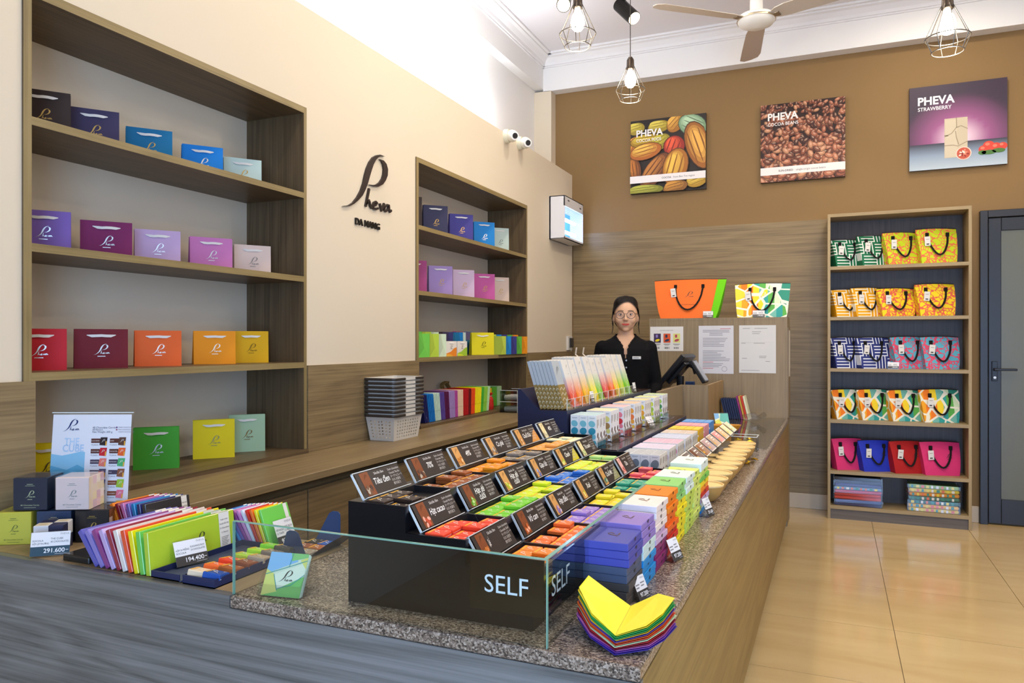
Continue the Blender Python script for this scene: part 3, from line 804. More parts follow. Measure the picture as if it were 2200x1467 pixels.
for st in ([(.225, .23), (.27, .25), (.30, .29), (.33, .30), (.37, .275)], [(.30, .36), (.302, .29)], [(.225, .165), (.28, .165), (.31, .155), (.37, .185)], [(.295, .265), (.30, .22), (.315, .165)], [(.225, .24), (.25, .235)]): b.stroke(st, .006, '#9d8d70', .0018)
for x, y, s_ in ((.50, .14, .036), (.545, .125, .035), (.47, .115, .033), (.585, .13, .028)): b.oval(x, y, s_, s_ * .9, '#d8402c', .0016 + x * .0005).oval(x - .008, y + .01, s_ * .4, s_ * .3, '#ef7a5c', .0022 + x * .0004)
for x, y, w_ in ((.50, .092, .045), (.56, .10, .04), (.46, .093, .025)): b.oval(x, y, w_, .016, '#47752e', .0028)
b.oval(.345, .10, .05, .048, '#e9cdb8', .0024).oval(.345, .10, .043, .042, '#c4543a', .0027)
for k in range(14): a = k * 2.4; b.oval(.345 + .03 * math.cos(a) * (k / 14), .10 + .03 * math.sin(a) * (k / 14), .009, .005, ['#f0dcc8', '#8f2c1c', '#e58a6c'][k % 3], .003 + k * .00002, a)
b.text('PHEVA', .055, .475, .082, '#f6f2f4', .0034, bold=.03, maxw=.235).text('STRAWBERRY', .055, .432, .038, '#f6f2f4', .0034, bold=.012, maxw=.215)
b.build('printed_photo', 'card', r)
# ================================================================== goods
GOLD = '#c9a45a'; SILV = '#cfd0cc'


def paper_bag(label, col, x, y, phi, W, H, z, D=.06, logo=GOLD, group=None, rib='#e6e0d6', sub=True, logoy=.48):
    r = thing('paper_bag', label, 'paper bag', (x, y, z), R(90 - phi), group)
    Dt = D * .45; w = W / 2; g = .012; sl = random.uniform(-.004, .004)
    b = MB()
    v = [(-w, 0, 0), (w, 0, 0), (w, D, 0), (-w, D, 0), (-w, .004, H), (w, .004, H), (w, Dt + sl, H), (-w, Dt + sl, H), (w - g, D / 2, .3 * H), (-w + g, D / 2, .3 * H), (w - g, Dt / 2 + .002, H), (-w + g, Dt / 2 + .002, H)]
    f = [(0, 1, 5, 4), (2, 3, 7, 6), (3, 2, 1, 0), (1, 2, 8), (1, 8, 10, 5), (8, 2, 6, 10), (0, 9, 3), (0, 4, 11, 9), (9, 11, 7, 3)]
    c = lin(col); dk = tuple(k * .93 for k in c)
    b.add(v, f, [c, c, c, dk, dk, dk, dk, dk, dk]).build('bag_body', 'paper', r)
    hx = .27 * W; hz = H - .020
    for yy, sg in ((.003, -1), (Dt + sl, 1)):
        n = 7; vv = []
        for i in range(n):
            t = i / (n - 1); xx = -hx + 2 * hx * t; sag = -.0035 * math.sin(math.pi * t); e = .0045 * (1 if 0 < i < n - 1 else .25)
            bow = sg * (.0012 + .004 * math.sin(math.pi * t)); tw = .0015 * math.sin(t * 9 + x * 40)
            vv += [(xx, yy + bow, hz + sag + e + tw), (xx, yy + bow, hz + sag - e + tw)]
        MB().add(vv, [(2 * i, 2 * i + 1, 2 * i + 3, 2 * i + 2) for i in range(n - 1)], rib).build('ribbon_handle', 'foil' if False else 'card', r)
    b = MB().face((0, .0012, H * logoy)); b.logo(0, 0, .037, logo, .0012, True, logo if sub else None); b.build('logo', 'foil', r)
    return r


N1 = 'bags in the long recessed shelf'; N2 = 'bags in the shelf right of the lettering'
BG = [
 (1.947, 36, N1, 'top shelf of the long recessed unit', [('dark brown', '#35261f', -2.289, 1.571, .150, .146, GOLD), ('dark aubergine', '#3b3353', -2.289, 1.748, .150, .136, GOLD), ('teal blue', '#0d6d99', -2.289, 1.969, .153, .128, GOLD), ('bright blue', '#0b7ed0', -2.289, 2.219, .151, .126, '#e6e2d4'), ('pale mint', '#bfd3c8', -2.289, 2.437, .152, .125, GOLD)]),
 (1.583, 36, N1, 'second shelf of the long recessed unit', [('violet', '#7f60ab', -2.289, 1.572, .150, .131, SILV), ('plum', '#7c2158', -2.289, 1.795, .157, .129, SILV), ('lilac', '#c5a6ca', -2.289, 2.006, .154, .128, '#eef4f4'), ('orchid pink', '#cc79b2', -2.289, 2.264, .160, .133, SILV), ('pale peach', '#e2c9bb', -2.289, 2.495, .152, .130, '#8d847c')]),
 (1.21, 36, N1, 'third shelf of the long recessed unit', [('bright red', '#c41f29', -2.269, 1.544, .150, .130, SILV), ('maroon', '#741722', -2.269, 1.760, .160, .132, SILV), ('orange', '#ea6628', -2.269, 1.991, .156, .130, '#f4ece0'), ('amber', '#f2960f', -2.269, 2.262, .157, .132, '#f2e6cf'), ('golden yellow', '#dfaa08', -2.275, 2.470, .145, .134, '#8a6a20')]),
 (.831, 44, N1, 'ledge of the long recessed unit', [('lemon yellow', '#e4cc10', -2.29, 1.584, .130, .146, '#8a7d4a'), ('grass green', '#49ab33', -2.289, 1.998, .153, .153, SILV), ('sunny yellow', '#ecd50e', -2.289, 2.277, .156, .154, '#9a8d5a'), ('sage green', '#a9c7a2', -2.295, 2.468, .146, .157, '#8a6f3a')]),
 (1.947, 44, N2, 'top shelf right of the lettering', [('dark brown', '#3a2c28', -2.27, 3.745, .155, .199, GOLD), ('navy', '#333452', -2.27, 4.059, .158, .197, GOLD), ('indigo', '#46418e', -2.27, 4.408, .165, .197, GOLD), ('cornflower blue', '#1f86cf', -2.27, 4.760, .155, .197, '#e6e2d4'), ('pale sage', '#c3d2c6', -2.28, 5.055, .140, .197, '#6f756c')]),
 (1.583, 44, N2, 'second shelf right of the lettering', [('raspberry', '#a24376', -2.27, 3.80, .155, .195, GOLD), ('lavender', '#a287bb', -2.27, 4.125, .155, .192, GOLD), ('pale pink lilac', '#d3b6cb', -2.27, 4.441, .150, .195, GOLD), ('deep pink', '#c95b9c', -2.27, 4.760, .158, .195, GOLD), ('beige', '#dfc5b2', -2.285, 5.065, .145, .195, GOLD)])]
for z, phi, grp, where0, row in BG:
    for k, (cn, col, x, y, W, H, lg) in enumerate(row):
        extra = ''; where = where0
        if cn == 'lemon yellow': where = 'ledge behind the cube sign'
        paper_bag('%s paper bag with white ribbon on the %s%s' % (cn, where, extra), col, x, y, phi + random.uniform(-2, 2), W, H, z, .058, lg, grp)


def side_bag(label, col, x, y, W, H, D, z, group):
    """bag stored end-on: gusset with its folded base triangle faces the room"""
    r = thing('paper_bag', label, 'paper bag', (x, y, z), R(90), group)
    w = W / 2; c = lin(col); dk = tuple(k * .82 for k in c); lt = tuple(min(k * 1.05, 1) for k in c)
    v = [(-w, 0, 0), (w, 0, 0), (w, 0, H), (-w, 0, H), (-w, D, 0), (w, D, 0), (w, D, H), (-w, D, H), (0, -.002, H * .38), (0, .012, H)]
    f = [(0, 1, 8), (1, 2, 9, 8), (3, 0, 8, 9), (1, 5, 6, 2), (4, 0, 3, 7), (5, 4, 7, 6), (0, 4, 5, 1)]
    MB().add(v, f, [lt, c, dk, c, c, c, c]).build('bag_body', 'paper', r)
    return r


# shelf 3 right of the lettering: bags stored end-on in rows
Z3 = 1.21; GS = 'bags stored end-on on the third shelf'
X0 = -2.140
row = [('light green', '#73c94f', 3.690, .128, .135), ('lime', '#b5cf45', 3.811, .106, .135), ('whitish green', '#cfe0c0', 3.911, .088, .135)]
for cn, col, y, W, H in row:
    for k in range(4):
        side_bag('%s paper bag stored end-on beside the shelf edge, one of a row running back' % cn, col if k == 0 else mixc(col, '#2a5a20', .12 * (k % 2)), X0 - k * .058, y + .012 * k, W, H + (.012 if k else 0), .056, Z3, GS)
for cn, col, y, W in (('dark brown', '#33262a', 4.065, .07), ('aubergine', '#3f3552', 4.135, .07), ('indigo', '#3b3a72', 4.205, .07), ('teal', '#13709c', 4.275, .07), ('blue', '#1580c4', 4.345, .07), ('mint', '#c9dccb', 4.40, .04)):
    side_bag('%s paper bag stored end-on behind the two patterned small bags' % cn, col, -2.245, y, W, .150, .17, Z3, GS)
for cn, c1, c2, y in (('orange', '#ee8a2a', '#f2b33a', 4.022), ('lime', '#a6c93a', '#d6e23a', 4.166)):
    r = thing('paper_bag', 'small white paper bag with an %s wave' % cn if cn == 'orange' else 'small white paper bag with a %s wave' % cn, 'paper bag', (X0, y, Z3), R(90), 'small wave bags')
    b = MB().box(-.066, 0, 0, .066, .05, .092, '#e8e2d6').build('bag_body', 'paper', r)
    b = MB().face((0, 0, 0)); b.poly([(-.066, 0), (.066, 0), (.066, .055), (.03, .048), (-.01, .028), (-.066, .018)], c1, .0008).poly([(-.066, 0), (.02, 0), (-.01, .012), (-.066, .014)], c2, .0012)
    b.logo(-.005, .055, .026, '#5a5048', .001); b.build('printed_wave', 'card', r)
    MB().box(-.026, -.003, .076, .026, -.0005, .083, '#f2efe8', .001).build('ribbon_handle', 'card', r)
paper_bag('lemon yellow paper bag standing turned outward on the third shelf', '#e3d41d', -2.178, 4.545, 40, .165, .150, Z3, .05, '#6a5f2a', GS)
for cn, col, y, W in (('lime', '#b9cc4d', 4.705, .094), ('sky blue', '#1d86cc', 4.798, .088), ('indigo', '#3f3f86', 4.893, .098), ('green', '#63b544', 4.992, .094), ('orange', '#f09a22', 5.093, .104)):
    for k in range(3):
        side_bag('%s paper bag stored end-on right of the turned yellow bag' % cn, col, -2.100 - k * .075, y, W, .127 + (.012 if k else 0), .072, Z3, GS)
for i, (a, c) in enumerate((('#d9569a', '#e8e2a0'), ('#57b2d6', '#d9569a'), ('#f0ece4', '#33303a'), ('#f0c8a8', '#b56a3a'))):
    r = thing('paper_bag', ['magenta patterned', 'blue and pink patterned', 'black and white striped', 'cream and brown'][i] + ' bag standing behind the coloured row on the third shelf', 'paper bag', (-2.39, 4.62 + i * .125, Z3), R(90), GS)
    MB().box(-.058, 0, 0, .058, .03, .160, a).build('bag_body', 'paper', r)
    b = MB().face((0, 0, 0))
    for k in range(7): b.rect(-.056 + k * .016, .10, -.049 + k * .016, .158, c, .0008)
    b.build('printed_stripes', 'card', r)

# ledge right of the lettering: flat bags filed upright
FB = [('navy', '#1d1f5c', 3), ('blue', '#0f74c2', 4), ('mint', '#c4dcc9', 4), ('purple', '#5d4794', 3), ('plum', '#5b1544', 3), ('lilac', '#a98abf', 4), ('magenta pink', '#b64c97', 2), ('peach', '#ecc9a6', 4), ('red', '#b8151a', 4), ('maroon', '#6d0f16', 2), ('orange', '#ea4f17', 3), ('yellow', '#f4e00f', 5), ('green', '#47ab33', 2), ('lime', '#8cc63f', 3), ('pale green', '#b5d9a5', 2)]
tot = sum(n for _, _, n in FB); y = 3.66; i = 0
for cn, col, n in FB:
    proto = None
    for k in range(n):
        t = i / (tot - 1); ang = R(-13 + 22 * t); yy = 3.72 + .84 * t
        if proto is None:
            o = thing('flat_paper_bag', 'folded %s paper bag filed upright on the ledge beside the baskets' % cn, 'paper bag', (-2.145, yy, .8325), 0, 'flat bags filed on the ledge')
            b = MB().box(-.165, -.0055, 0, 0, .0055, .165, col, .0015); b.build('folded_bag', 'paper', o)
            MB().box(-.006, -.0058, .060, .0006, .0058, .0625, mixc(col, '#000000', .25)).build('fold_crease', 'paper', o)
            proto = o
        else:
            o = dup(proto, (-2.145, yy, .8325))
        o.rotation_euler = (-ang, 0, 0)
        o.location.z = .8325 + abs(math.sin(ang)) * .006
        i += 1
for k, (cn, col, y) in enumerate((('red', '#b3161a', 4.615), ('scarlet', '#c2281c', 4.675))):
    r = thing('drawstring_pouch', '%s gathered paper pouch at the end of the flat bag row' % cn, 'pouch', (-2.19, y, .832), 0, 'red pouches')
    MB().lathe([(.026, 0), (.030, .02), (.026, .07), (.014, .092), (.024, .112), (.02, .114)], n=10, col=col).build('pouch_body', 'paper', r)
    MB().tube([(.016 * math.cos(t), .016 * math.sin(t), .092) for t in [k * .63 for k in range(10)]], .002, 5, '#d8cfc0', True).build('cord', 'fabric', r)
for k, (cn, col) in enumerate((('violet', '#7a4a8a'), ('orange', '#ee7a1c'), ('yellow', '#efc81c'), ('green', '#5cae35'), ('sage', '#a8cf9a'))):
    r = tag(MB().box(-2.36, 4.60 + k * .085, .8325, -2.25, 4.672 + k * .085, .962 + .003 * k, col, .002).build('gift_box', 'card'), 'small %s carton behind the clear boxes on the ledge' % cn, 'box', 'small cartons behind the clear boxes')

r = thing('wicker_basket', 'small woven basket with ring handle behind the flat paper bags', 'basket', (-2.385, 4.40, .832))
MB().lathe([(.045, 0), (.05, .05), (.053, .10), (.049, .10), (.046, .05), (.0, .01)], n=18, col='#7d6238', sx=.75, sy=.75).build('bowl', 'fabric', r, True)
for q in (-.012, 0, .012):
    MB().tube([(q + .01 * math.sin(5 * t), .056 * math.cos(t), .10 + .10 * math.sin(t)) for t in [math.pi * i / 16 for i in range(17)]], .005, 6, '#8b6d3c').build('handle', 'fabric', r, True)
acr = clear('acrylic', (.96, .97, .97), 1.49, .0, .015)
acrg = clear('smoked_acrylic', (.72, .76, .77), 1.49, .05, .03)
aedge = plain('acrylic_edge', '#d9dcd8', .15, 0, .5)
for k in range(2):
    z = .8155 + k * .077; r = thing('clear_storage_box', 'clear plastic storage box, %s of the pair by the navy stand' % ('lower' if k == 0 else 'upper'), 'box', (-1.97, 4.75, z))
    MB(r).box(-2.10, 4.65, z, -1.84, 4.85, z + .003).box(-2.10, 4.65, z, -1.84, 4.653, z + .074).box(-2.10, 4.847, z, -1.84, 4.85, z + .074).box(-2.10, 4.653, z, -2.097, 4.847, z + .074).box(-1.843, 4.653, z, -1.84, 4.847, z + .074).build('box_shell', acrg, r)
    MB(r).box(-2.101, 4.649, z + .072, -1.839, 4.652, z + .076).box(-2.101, 4.848, z + .072, -1.839, 4.851, z + .076).box(-1.972, 4.6488, z, -1.969, 4.650, z + .074).build('rim', aedge, r)
    for q in range(3 if k else 2): MB(r).cyl((-2.08, 4.69 + q * .05, z + .022), (-1.88, 4.70 + q * .045, z + .024), .018, n=10, col='#e6ded4').build('paper_roll', 'paper', r, True)

# ------------------------------------------------------------------ stacked shopping baskets
def basket_body(dx, dy, tx_, ty_, H, hx, hy, col):
    """four tapered walls with real round holes; base closed"""
    b = MB()
    def wall(p00, p10, p01, p11, nx, nz):
        p00, p10, p01, p11 = map(Vector, (p00, p10, p01, p11))
        def P(s_, t): return (p00 * (1 - s_) + p10 * s_) * (1 - t) + (p01 * (1 - s_) + p11 * s_) * t
        m0, m1 = .09, .91; z0, z1 = .08, .86
        fr = lambda a, b_, c, d_: b.add([P(a, c), P(b_, c), P(b_, d_), P(a, d_)], [(0, 1, 2, 3)], col)
        fr(0, 1, 0, z0); fr(0, 1, z1, 1); fr(0, m0, z0, z1); fr(m1, 1, z0, z1)
        for i in range(nx):
            for j in range(nz):
                a, c = m0 + (m1 - m0) * i / nx, m0 + (m1 - m0) * (i + 1) / nx; e, g_ = z0 + (z1 - z0) * j / nz, z0 + (z1 - z0) * (j + 1) / nz
                o_ = [(a, e), ((a + c) / 2, e), (c, e), (c, (e + g_) / 2), (c, g_), ((a + c) / 2, g_), (a, g_), (a, (e + g_) / 2)]
                inn = [((a + c) / 2 + (q[0] - (a + c) / 2) * k_, (e + g_) / 2 + (q[1] - (e + g_) / 2) * k_) for q, k_ in zip(o_, [.40, .55] * 4)]
                b.add([P(*q) for q in o_] + [P(*q) for q in inn], [(k, (k + 1) % 8, (k + 1) % 8 + 8, k + 8) for k in range(8)], col)
    A = [(-dx, -dy, 0), (dx, -dy, 0), (dx, dy, 0), (-dx, dy, 0)]; B = [(-tx_, -ty_, H), (tx_, -ty_, H), (tx_, ty_, H), (-tx_, ty_, H)]
    wall(A[0], A[1], B[0], B[1], hx, 6); wall(A[1], A[2], B[1], B[2], hy, 6); wall(A[2], A[3], B[2], B[3], hx, 6); wall(A[3], A[0], B[3], B[0], hy, 6)
    b.add(A, [(3, 2, 1, 0)], col)
    return b
def rrect(hx, hy, rad, n=5):
    out = []
    for cx, cy, a0 in ((hx - rad, hy - rad, 0), (-hx + rad, hy - rad, 90), (-hx + rad, -hy + rad, 180), (hx - rad, -hy + rad, 270)):
        out += [(cx + rad * math.cos(R(a0 + 90 * i / n)), cy + rad * math.sin(R(a0 + 90 * i / n))) for i in range(n + 1)]
    return out
BX, BY = -2.028, 3.205
def ring(b, hx, hy, rad, z0, z1, t, col):
    o_ = rrect(hx, hy, rad); i_ = rrect(hx - t, hy - t, rad * .8); n = len(o_)
    v = [(x, y, z0) for x, y in o_] + [(x, y, z1) for x, y in o_] + [(x, y, z1) for x, y in i_] + [(x, y, z0) for x, y in i_]
    f = []
    for k in range(n):
        j = (k + 1) % n
        for q in range(4): f.append((q * n + k, q * n + j, (q + 1) % 4 * n + j, (q + 1) % 4 * n + k))
    b.add(v, f, col)
DKB = '#3a332d'; BW = '#d9d4ca'
for k in range(10):
    z = .8155 + k * .0197
    lab = 'white perforated basket with brown handle bands at the bottom of the stack' if k == 0 else ('topmost white basket of the nested stack on the worktop' if k == 9 else 'white basket with brown handle bands nested in the stack')
    r = thing('shopping_basket', lab, 'basket', (BX, BY, z), 0, 'nested baskets')
    if k == 0:
        basket_body(.067, .115, .082, .132, .118, 6, 9, BW).build('perforated_body', 'plastic', r)
        for sx in (-1, 1):
            for sy in (-1, 1): MB().box(sx * .05 - .008, sy * .095 - .008, -.0012, sx * .05 + .008, sy * .095 + .008, .001, BW).build('foot', 'plastic', r)
    else:
        q = MB(); ring(q, .080, .130, .02, .098, .118, .002, BW); q.build('nested_body', 'plastic', r, True)
    b = MB(); ring(b, .0915, .141, .024, .117, .130, .012, BW); b.build('rim', 'plastic', r, True)
    # brown grips clipped round the two halves of the rim
    full = rrect(.0925, .142, .024, 6)
    for sg in (-1, 1):
        path = []
        yl = .128 - .085
        pts = [(.0925, sg * yl)] + [p for p in (full if sg > 0 else full)] if False else None
        arc = [(.0925, sg * .05), (.0925, sg * .118)] + [(.0685 + .024 * math.cos(R(a)), sg * (.118 + .024 * math.sin(R(a)))) for a in (20, 45, 70, 90)] + [(.03, sg * .142), (-.03, sg * .142)] + [(-.0685 - .024 * math.cos(R(a)), sg * (.118 + .024 * math.sin(R(a)))) for a in (90, 70, 45, 20)] + [(-.0925, sg * .118), (-.0925, sg * .05)]
        MB().tube([(x, y, .1235) for x, y in arc], .0045, 8, DKB, flat=.0065, up=(1, 0, 0)).build('grip_band', 'plastic', r, True)

# ------------------------------------------------------------------ acrylic price cards and stands
def price_card(label, loc, rz, W, H, tilt, title, price, dark='#3f3a37', foot=.045, group='price cards', lines2=True):
    r = thing('price_card', label, 'price tag', loc, R(rz), group)
    t = R(tilt); up = Vector((0, math.sin(t), math.cos(t))); n = Vector((0, -math.cos(t), math.sin(t)))
    v0 = Vector((-W / 2, 0, .002)); v1 = Vector((W / 2, 0, .002))
    a = [v0, v1, v1 + up * H, v0 + up * H]; bk = [p - n * .003 for p in a]
    MB().add(a + bk, [(0, 1, 2, 3), (7, 6, 5, 4), (0, 4, 5, 1), (1, 5, 6, 2), (2, 6, 7, 3), (3, 7, 4, 0)], '#ffffff').build('acrylic_plate', acr, r)
    MB().box(-W / 2, 0, 0, W / 2, foot, .002).build('acrylic_foot', acr, r)
    MB().add([p + n * .0003 for p in a[2:]] + [p - n * .0033 for p in (a[2], a[3])], [(0, 1, 3, 2)], '#e9ecea').build('plate_edge', aedge, r)
    b = MB().face(v0 - n * .0012, (1, 0, 0), up); m = .02 * W
    b.rect(m, m, W - m, H - m, '#e9e6e3', .0022).rect(m, m, W - m, H * .40, dark, .0026)
    b.text('PHEVA', W - 2.5 * m, H * .84, H * .11, '#a8a39e', .0026, 'R')
    if title:
        b.text(title[0], 3 * m, H * .60, H * .10, '#4a4644', .0026, maxw=W * .4).text(title[1], 3 * m, H * .48, H * .10, '#4a4644', .0026, maxw=W * .4)
        b.text(title[2], W * .5, H * .66, H * .10, '#4a4644', .0026, maxw=W * .44).text(title[3], W * .5, H * .54, H * .10, '#4a4644', .0026, maxw=W * .44)
    else:
        b.lines(3 * m, H * .62, W * .35, 2, H * .12, H * .05, '#8a8582', .0026).lines(W * .5, H * .66, W * .38, 2, H * .12, H * .05, '#8a8582', .0026)
    b.text(price, W * .86, H * .15, H * .24, '#f6f4f2', .003, 'R', bold=.012, maxw=W * .66).rect(W * .88, H * .22, W * .95, H * .24, '#f6f4f2', .003).rect(W * .62, H * .08, W * .94, H * .10, '#b9b5b2', .003)
    b.build('printed_card', 'card', r)
    return r
price_card('acrylic price card reading 291.600 before the chequered cube', (-1.822, 1.268, ZT), 40, .092, .062, 14, ('SOCOLA', 'HỘP LẬP PHƯƠNG', 'THE CUBE', '40 CHOCOLATES'), '291.600', '#20404c', .03)
price_card('acrylic price card reading 194.400 leaning on the lime box', (-1.418, 1.345, ZT + .0058), 74, .082, .062, 22, ('HỘP 24 MIẾNG', 'SOCOLA', 'ELEGANCE BOX', '24 CHOCOLATES'), '194.400', '#3f3a37', .012)
price_card('black and white price card tucked behind the blue flap box', (-1.330, 1.585, ZT), 88, .07, .075, 22, ('HỘP SOCOLA', '12 THỎI', 'GIFT BOX', '12 PIECES'), '97.200', '#33302e', .008)
price_card('price card leaning on the indigo box stack behind the paper trays', (-.366, 1.555, ZT), 74, .046, .050, 24, None, '97.200', '#33302e', .03)
price_card('price card reading 97.200 in front of the red boxes', (-.355, 1.865, ZT), 74, .052, .056, 24, None, '97.200', '#33302e', .03)
price_card('price card standing beside the rainbow box tower', (-.352, 2.38, ZT), 74, .048, .058, 24, None, '291.600', '#33302e', .03)

# ------------------------------------------------------------------ front-left display: cubes and sign
def cube_box(label, x, y, z, s_, rz, col, ink, pattern_cols=None, wrap=True):
    r = thing('cube_gift_box', label, 'gift box', (x, y, z), R(rz), 'cube gift boxes'); h = s_ / 2
    MB().box(-h, 0, 0, h, s_, s_, col, .0015).build('carton', 'card', r)
    b = MB().face((0, 0, s_ / 2)); b.logo(0, .0, s_ * .24, ink, .0008)
    b.rect(-s_ * .09, s_ * .30, s_ * .09, s_ * .315, ink, .0008).rect(-s_ * .14, s_ * .255, s_ * .14, s_ * .265, ink, .0008).rect(-s_ * .07, -s_ * .17, s_ * .07, -s_ * .155, ink, .0008)
    b.text('40 Chocolate Carrés', 0, -s_ * .36, s_ * .065, ink, .0008, 'C').rect(-s_ * .18, -s_ * .42, s_ * .18, -s_ * .41, ink, .0008); b.build('printed_front', 'card', r)
    if pattern_cols:
        b = MB().face((h, 0, 0), (0, 1, 0), (0, 0, 1)); q = s_ / 4
        for i in range(4):
            for j in range(4): b.rect(i * q, j * q, (i + 1) * q, (j + 1) * q, pattern_cols[(i * 3 + j * 5 + i * j) % len(pattern_cols)], .0008)
        b.build('chequered_side', 'card', r)
    if wrap:
        e = h + .0016
        MB().box(-e, -.0016, .0, e, s_ + .0016, s_ + .0022).build('cellophane', clear('cellophane', (.98, .98, .98), 1.3, .03, .0), r)
cz = .087
cube_box('yellow cube gift box at the wall, under the navy cube', -2.02, 1.305, ZT, cz, 31, '#cfc94a', '#6f7a3a')
cube_box('blue cube gift box behind the chequered cube', -1.935, 1.358, ZT, cz, 31, '#2c3f5e', '#c9b98a')
cube_box('dark brown cube gift box with chequered side', -1.852, 1.408, ZT, cz, 31, '#292320', '#c6a24a', ['#7a3f22', '#d0895c', '#4a3a30', '#8c5636', '#e8cfc0', '#5c4a3c'])
cube_box('navy cube gift box on top of the pile', -1.990, 1.330, ZT + cz + .003, cz, 28, '#222c3e', '#b9c79a')
cube_box('blush pink cube gift box on top of the pile', -1.893, 1.380, ZT + cz + .003, cz, 28, '#e2cfc8', '#7f8d86', ['#e8d4b8', '#e6c3c4', '#f0e2d2', '#d9b7c0', '#ead9a8'])
r = thing('chequered_cube', 'small chequered cube box in navy and cream, without wrapping', 'gift box', (-1.862, 1.292, ZT), R(36))
s_ = .035
for i in range(2):
    for j in range(2):
        for k in range(2):
            e = (i + j + k) % 2
            MB().box((i - 1) * s_, j * s_, k * s_, i * s_, (j + 1) * s_, (k + 1) * s_, '#d9d7d6' if e else '#2b2a45', .0012).build('chocolate_cube', 'card', r)
            if k == 1 and e:
                MB().face(((i - 1) * s_, j * s_, 2 * s_), (1, 0, 0), (0, 1, 0)).rect(.002, .002, s_ - .002, s_ - .002, '#e8dcc0', .0006).oval(s_ / 2, s_ / 2, .012, .007, '#cbb98f', .001).build('printed_top', 'card', r)

# sign THE CUBE
r = thing('table_sign', 'upright acrylic sign reading THE CUBE behind the cube boxes', 'sign', (-1.965, 1.478, ZT + .0066), R(25.0), rx=R(-6))
W, H = .232, .334
MB().box(-W / 2, -.002, 0, W / 2, .002, H).build('acrylic_sheet', acr, r)
MB().box(-W / 2, -.0025, H - .002, W / 2, .0025, H + .001).box(-W / 2, .002, 0, W / 2, .06, .003).build('sheet_edge', aedge, r)
b = MB().face((-W / 2, -.0025, 0))
b.rect(.004, .004, W - .004, H - .006, '#e6e6ea', .0002)
b.logo(.056, H - .037, .036, '#1c2c66', .0008)
b.text('THE', .040, H - .0936, .029, '#bcd5ea', .0008, bold=.012, maxw=.042).text('CUBE', .036, H - .1125, .029, '#aecbe4', .0008, bold=.012, maxw=.060)
b.poly([(.004, .06), (.100, .06), (.100, H - .114), (.085, H - .113), (.06, H - .119), (.035, H - .124), (.004, H - .119)], '#8cc3dd', .0006)
b.poly([(.004, .06), (.100, .06), (.100, H - .160), (.08, H - .150), (.05, H - .165), (.004, H - .152)], '#5fa9cc', .0010)
b.poly([(.004, .06), (.100, .06), (.100, H - .185), (.06, H - .19), (.004, H - .178)], '#3f92be', .0014)
b.text('40 Chocolate Carrés', .118, H - .0465, .0078, '#4a4a5c', .0008).text('18 flavors', .118, H - .0525, .0078, '#4a4a5c', .0008).text('Net Weight 200 g', .118, H - .059, .0078, '#4a4a5c', .0008)
for k, (c, tx_) in enumerate((('#5a3a7a', 'DARK CHOCOLATE'), ('#a05a6a', 'MILK CHOCOLATE'), ('#e6e6ea', 'WHITE CHOCOLATE'))):
    b.oval(.187, H - .0435 - k * .0066, .0024, .0024, c, .0008); b.text(tx_, .192, H - .045 - k * .0066, .0048, '#7a6a78', .0008)
SW = ['#2a1f22', '#5a3a2c', '#c8202e', '#e8622a', '#e27a6a', '#4aae6a', '#5a5272', '#8a5438', '#4a4aa4', '#9ac43a', '#8a7470', '#e87a90', '#8ab43a', '#e8b85a']
FN = ['BLACK PEPPER', 'DARK', 'COCOA NIBS', 'ORANGE PEEL', 'CINNAMON', 'PISTACHIO', 'COFFEE', 'MILK', 'BROWN RICE', 'PISTACHIO', 'HAZELNUT', 'STRAWBERRY', 'MATCHA', 'MANGO']
for i in range(14):
    x = .116 + (i % 2) * .053; y = H - .091 - (i // 2) * .030
    b.rect(x, y + .003, x + .026, y + .0155, ['#5a2f26', '#4a3f52', '#8a4a26'][(i // 4) % 3], .0008); b.text(FN[i], x + .0015, y + .0075, .0042, '#f2e8e2', .0012, maxw=.022)
    b.text('×2 pieces', x, y - .004, .0055, '#5a4a4a', .0008)
    b.poly([(x + .024, y - .003), (x + .044, y - .005), (x + .0465, y + .019), (x + .027, y + .019)], SW[i], .0012).poly([(x + .041, y - .0046), (x + .044, y - .005), (x + .0446, y + .008), (x + .0415, y + .008)], '#f0b23a', .0016)
    b.logo(x + .0345, y + .009, .010, '#f4ece6', .0016, False)
b.build('printed_sheet', 'card', r)

# ------------------------------------------------------------------ leaning gift boxes
def slab(label, col, loc, L, H, T, lean, group, band=None, ink='#3a352e', rz=90., film=True):
    """box standing on its long edge; local front faces the room, leaning back"""
    r = thing('slim_gift_box', label, 'gift box', (loc[0], loc[1], loc[2] + T * math.sin(R(lean))), R(rz), group, rx=R(-lean))
    MB().box(0, 0, 0, L, T, H, col, .0012).build('carton', 'gloss' if film else 'card', r)
    b = MB().face((0, 0, 0)); b.rect(L * .80, .0004, L * .93, H - .0004, '#ece6da', .0006)
    b.face((0, 0, H), (1, 0, 0), (0, 1, 0)).rect(L * .80, .0004, L * .93, T, '#ece6da', .0006)
    if band:
        b.face((0, 0, 0)); b.logo(L * .56, H * .52, H * .30, ink, .0008, True)
        x0 = L * .865
        for k, (t_, hh) in enumerate((('Single origin', .05), ('Socola hỗn hợp', .065), ('24 Chocolates', .06), ('12 Flavors', .06))): b.text(t_, x0, H * (.80 - .11 * k), H * hh, '#57504a', .001, 'C', maxw=L * .115)
        for k in range(7): b.rect(x0 - L * .045, H * (.36 - .04 * k), x0 + L * (.045 - .01 * (k % 3)), H * (.375 - .04 * k), '#8a837a', .001)
    b.build('paper_band', 'card', r)
    return r
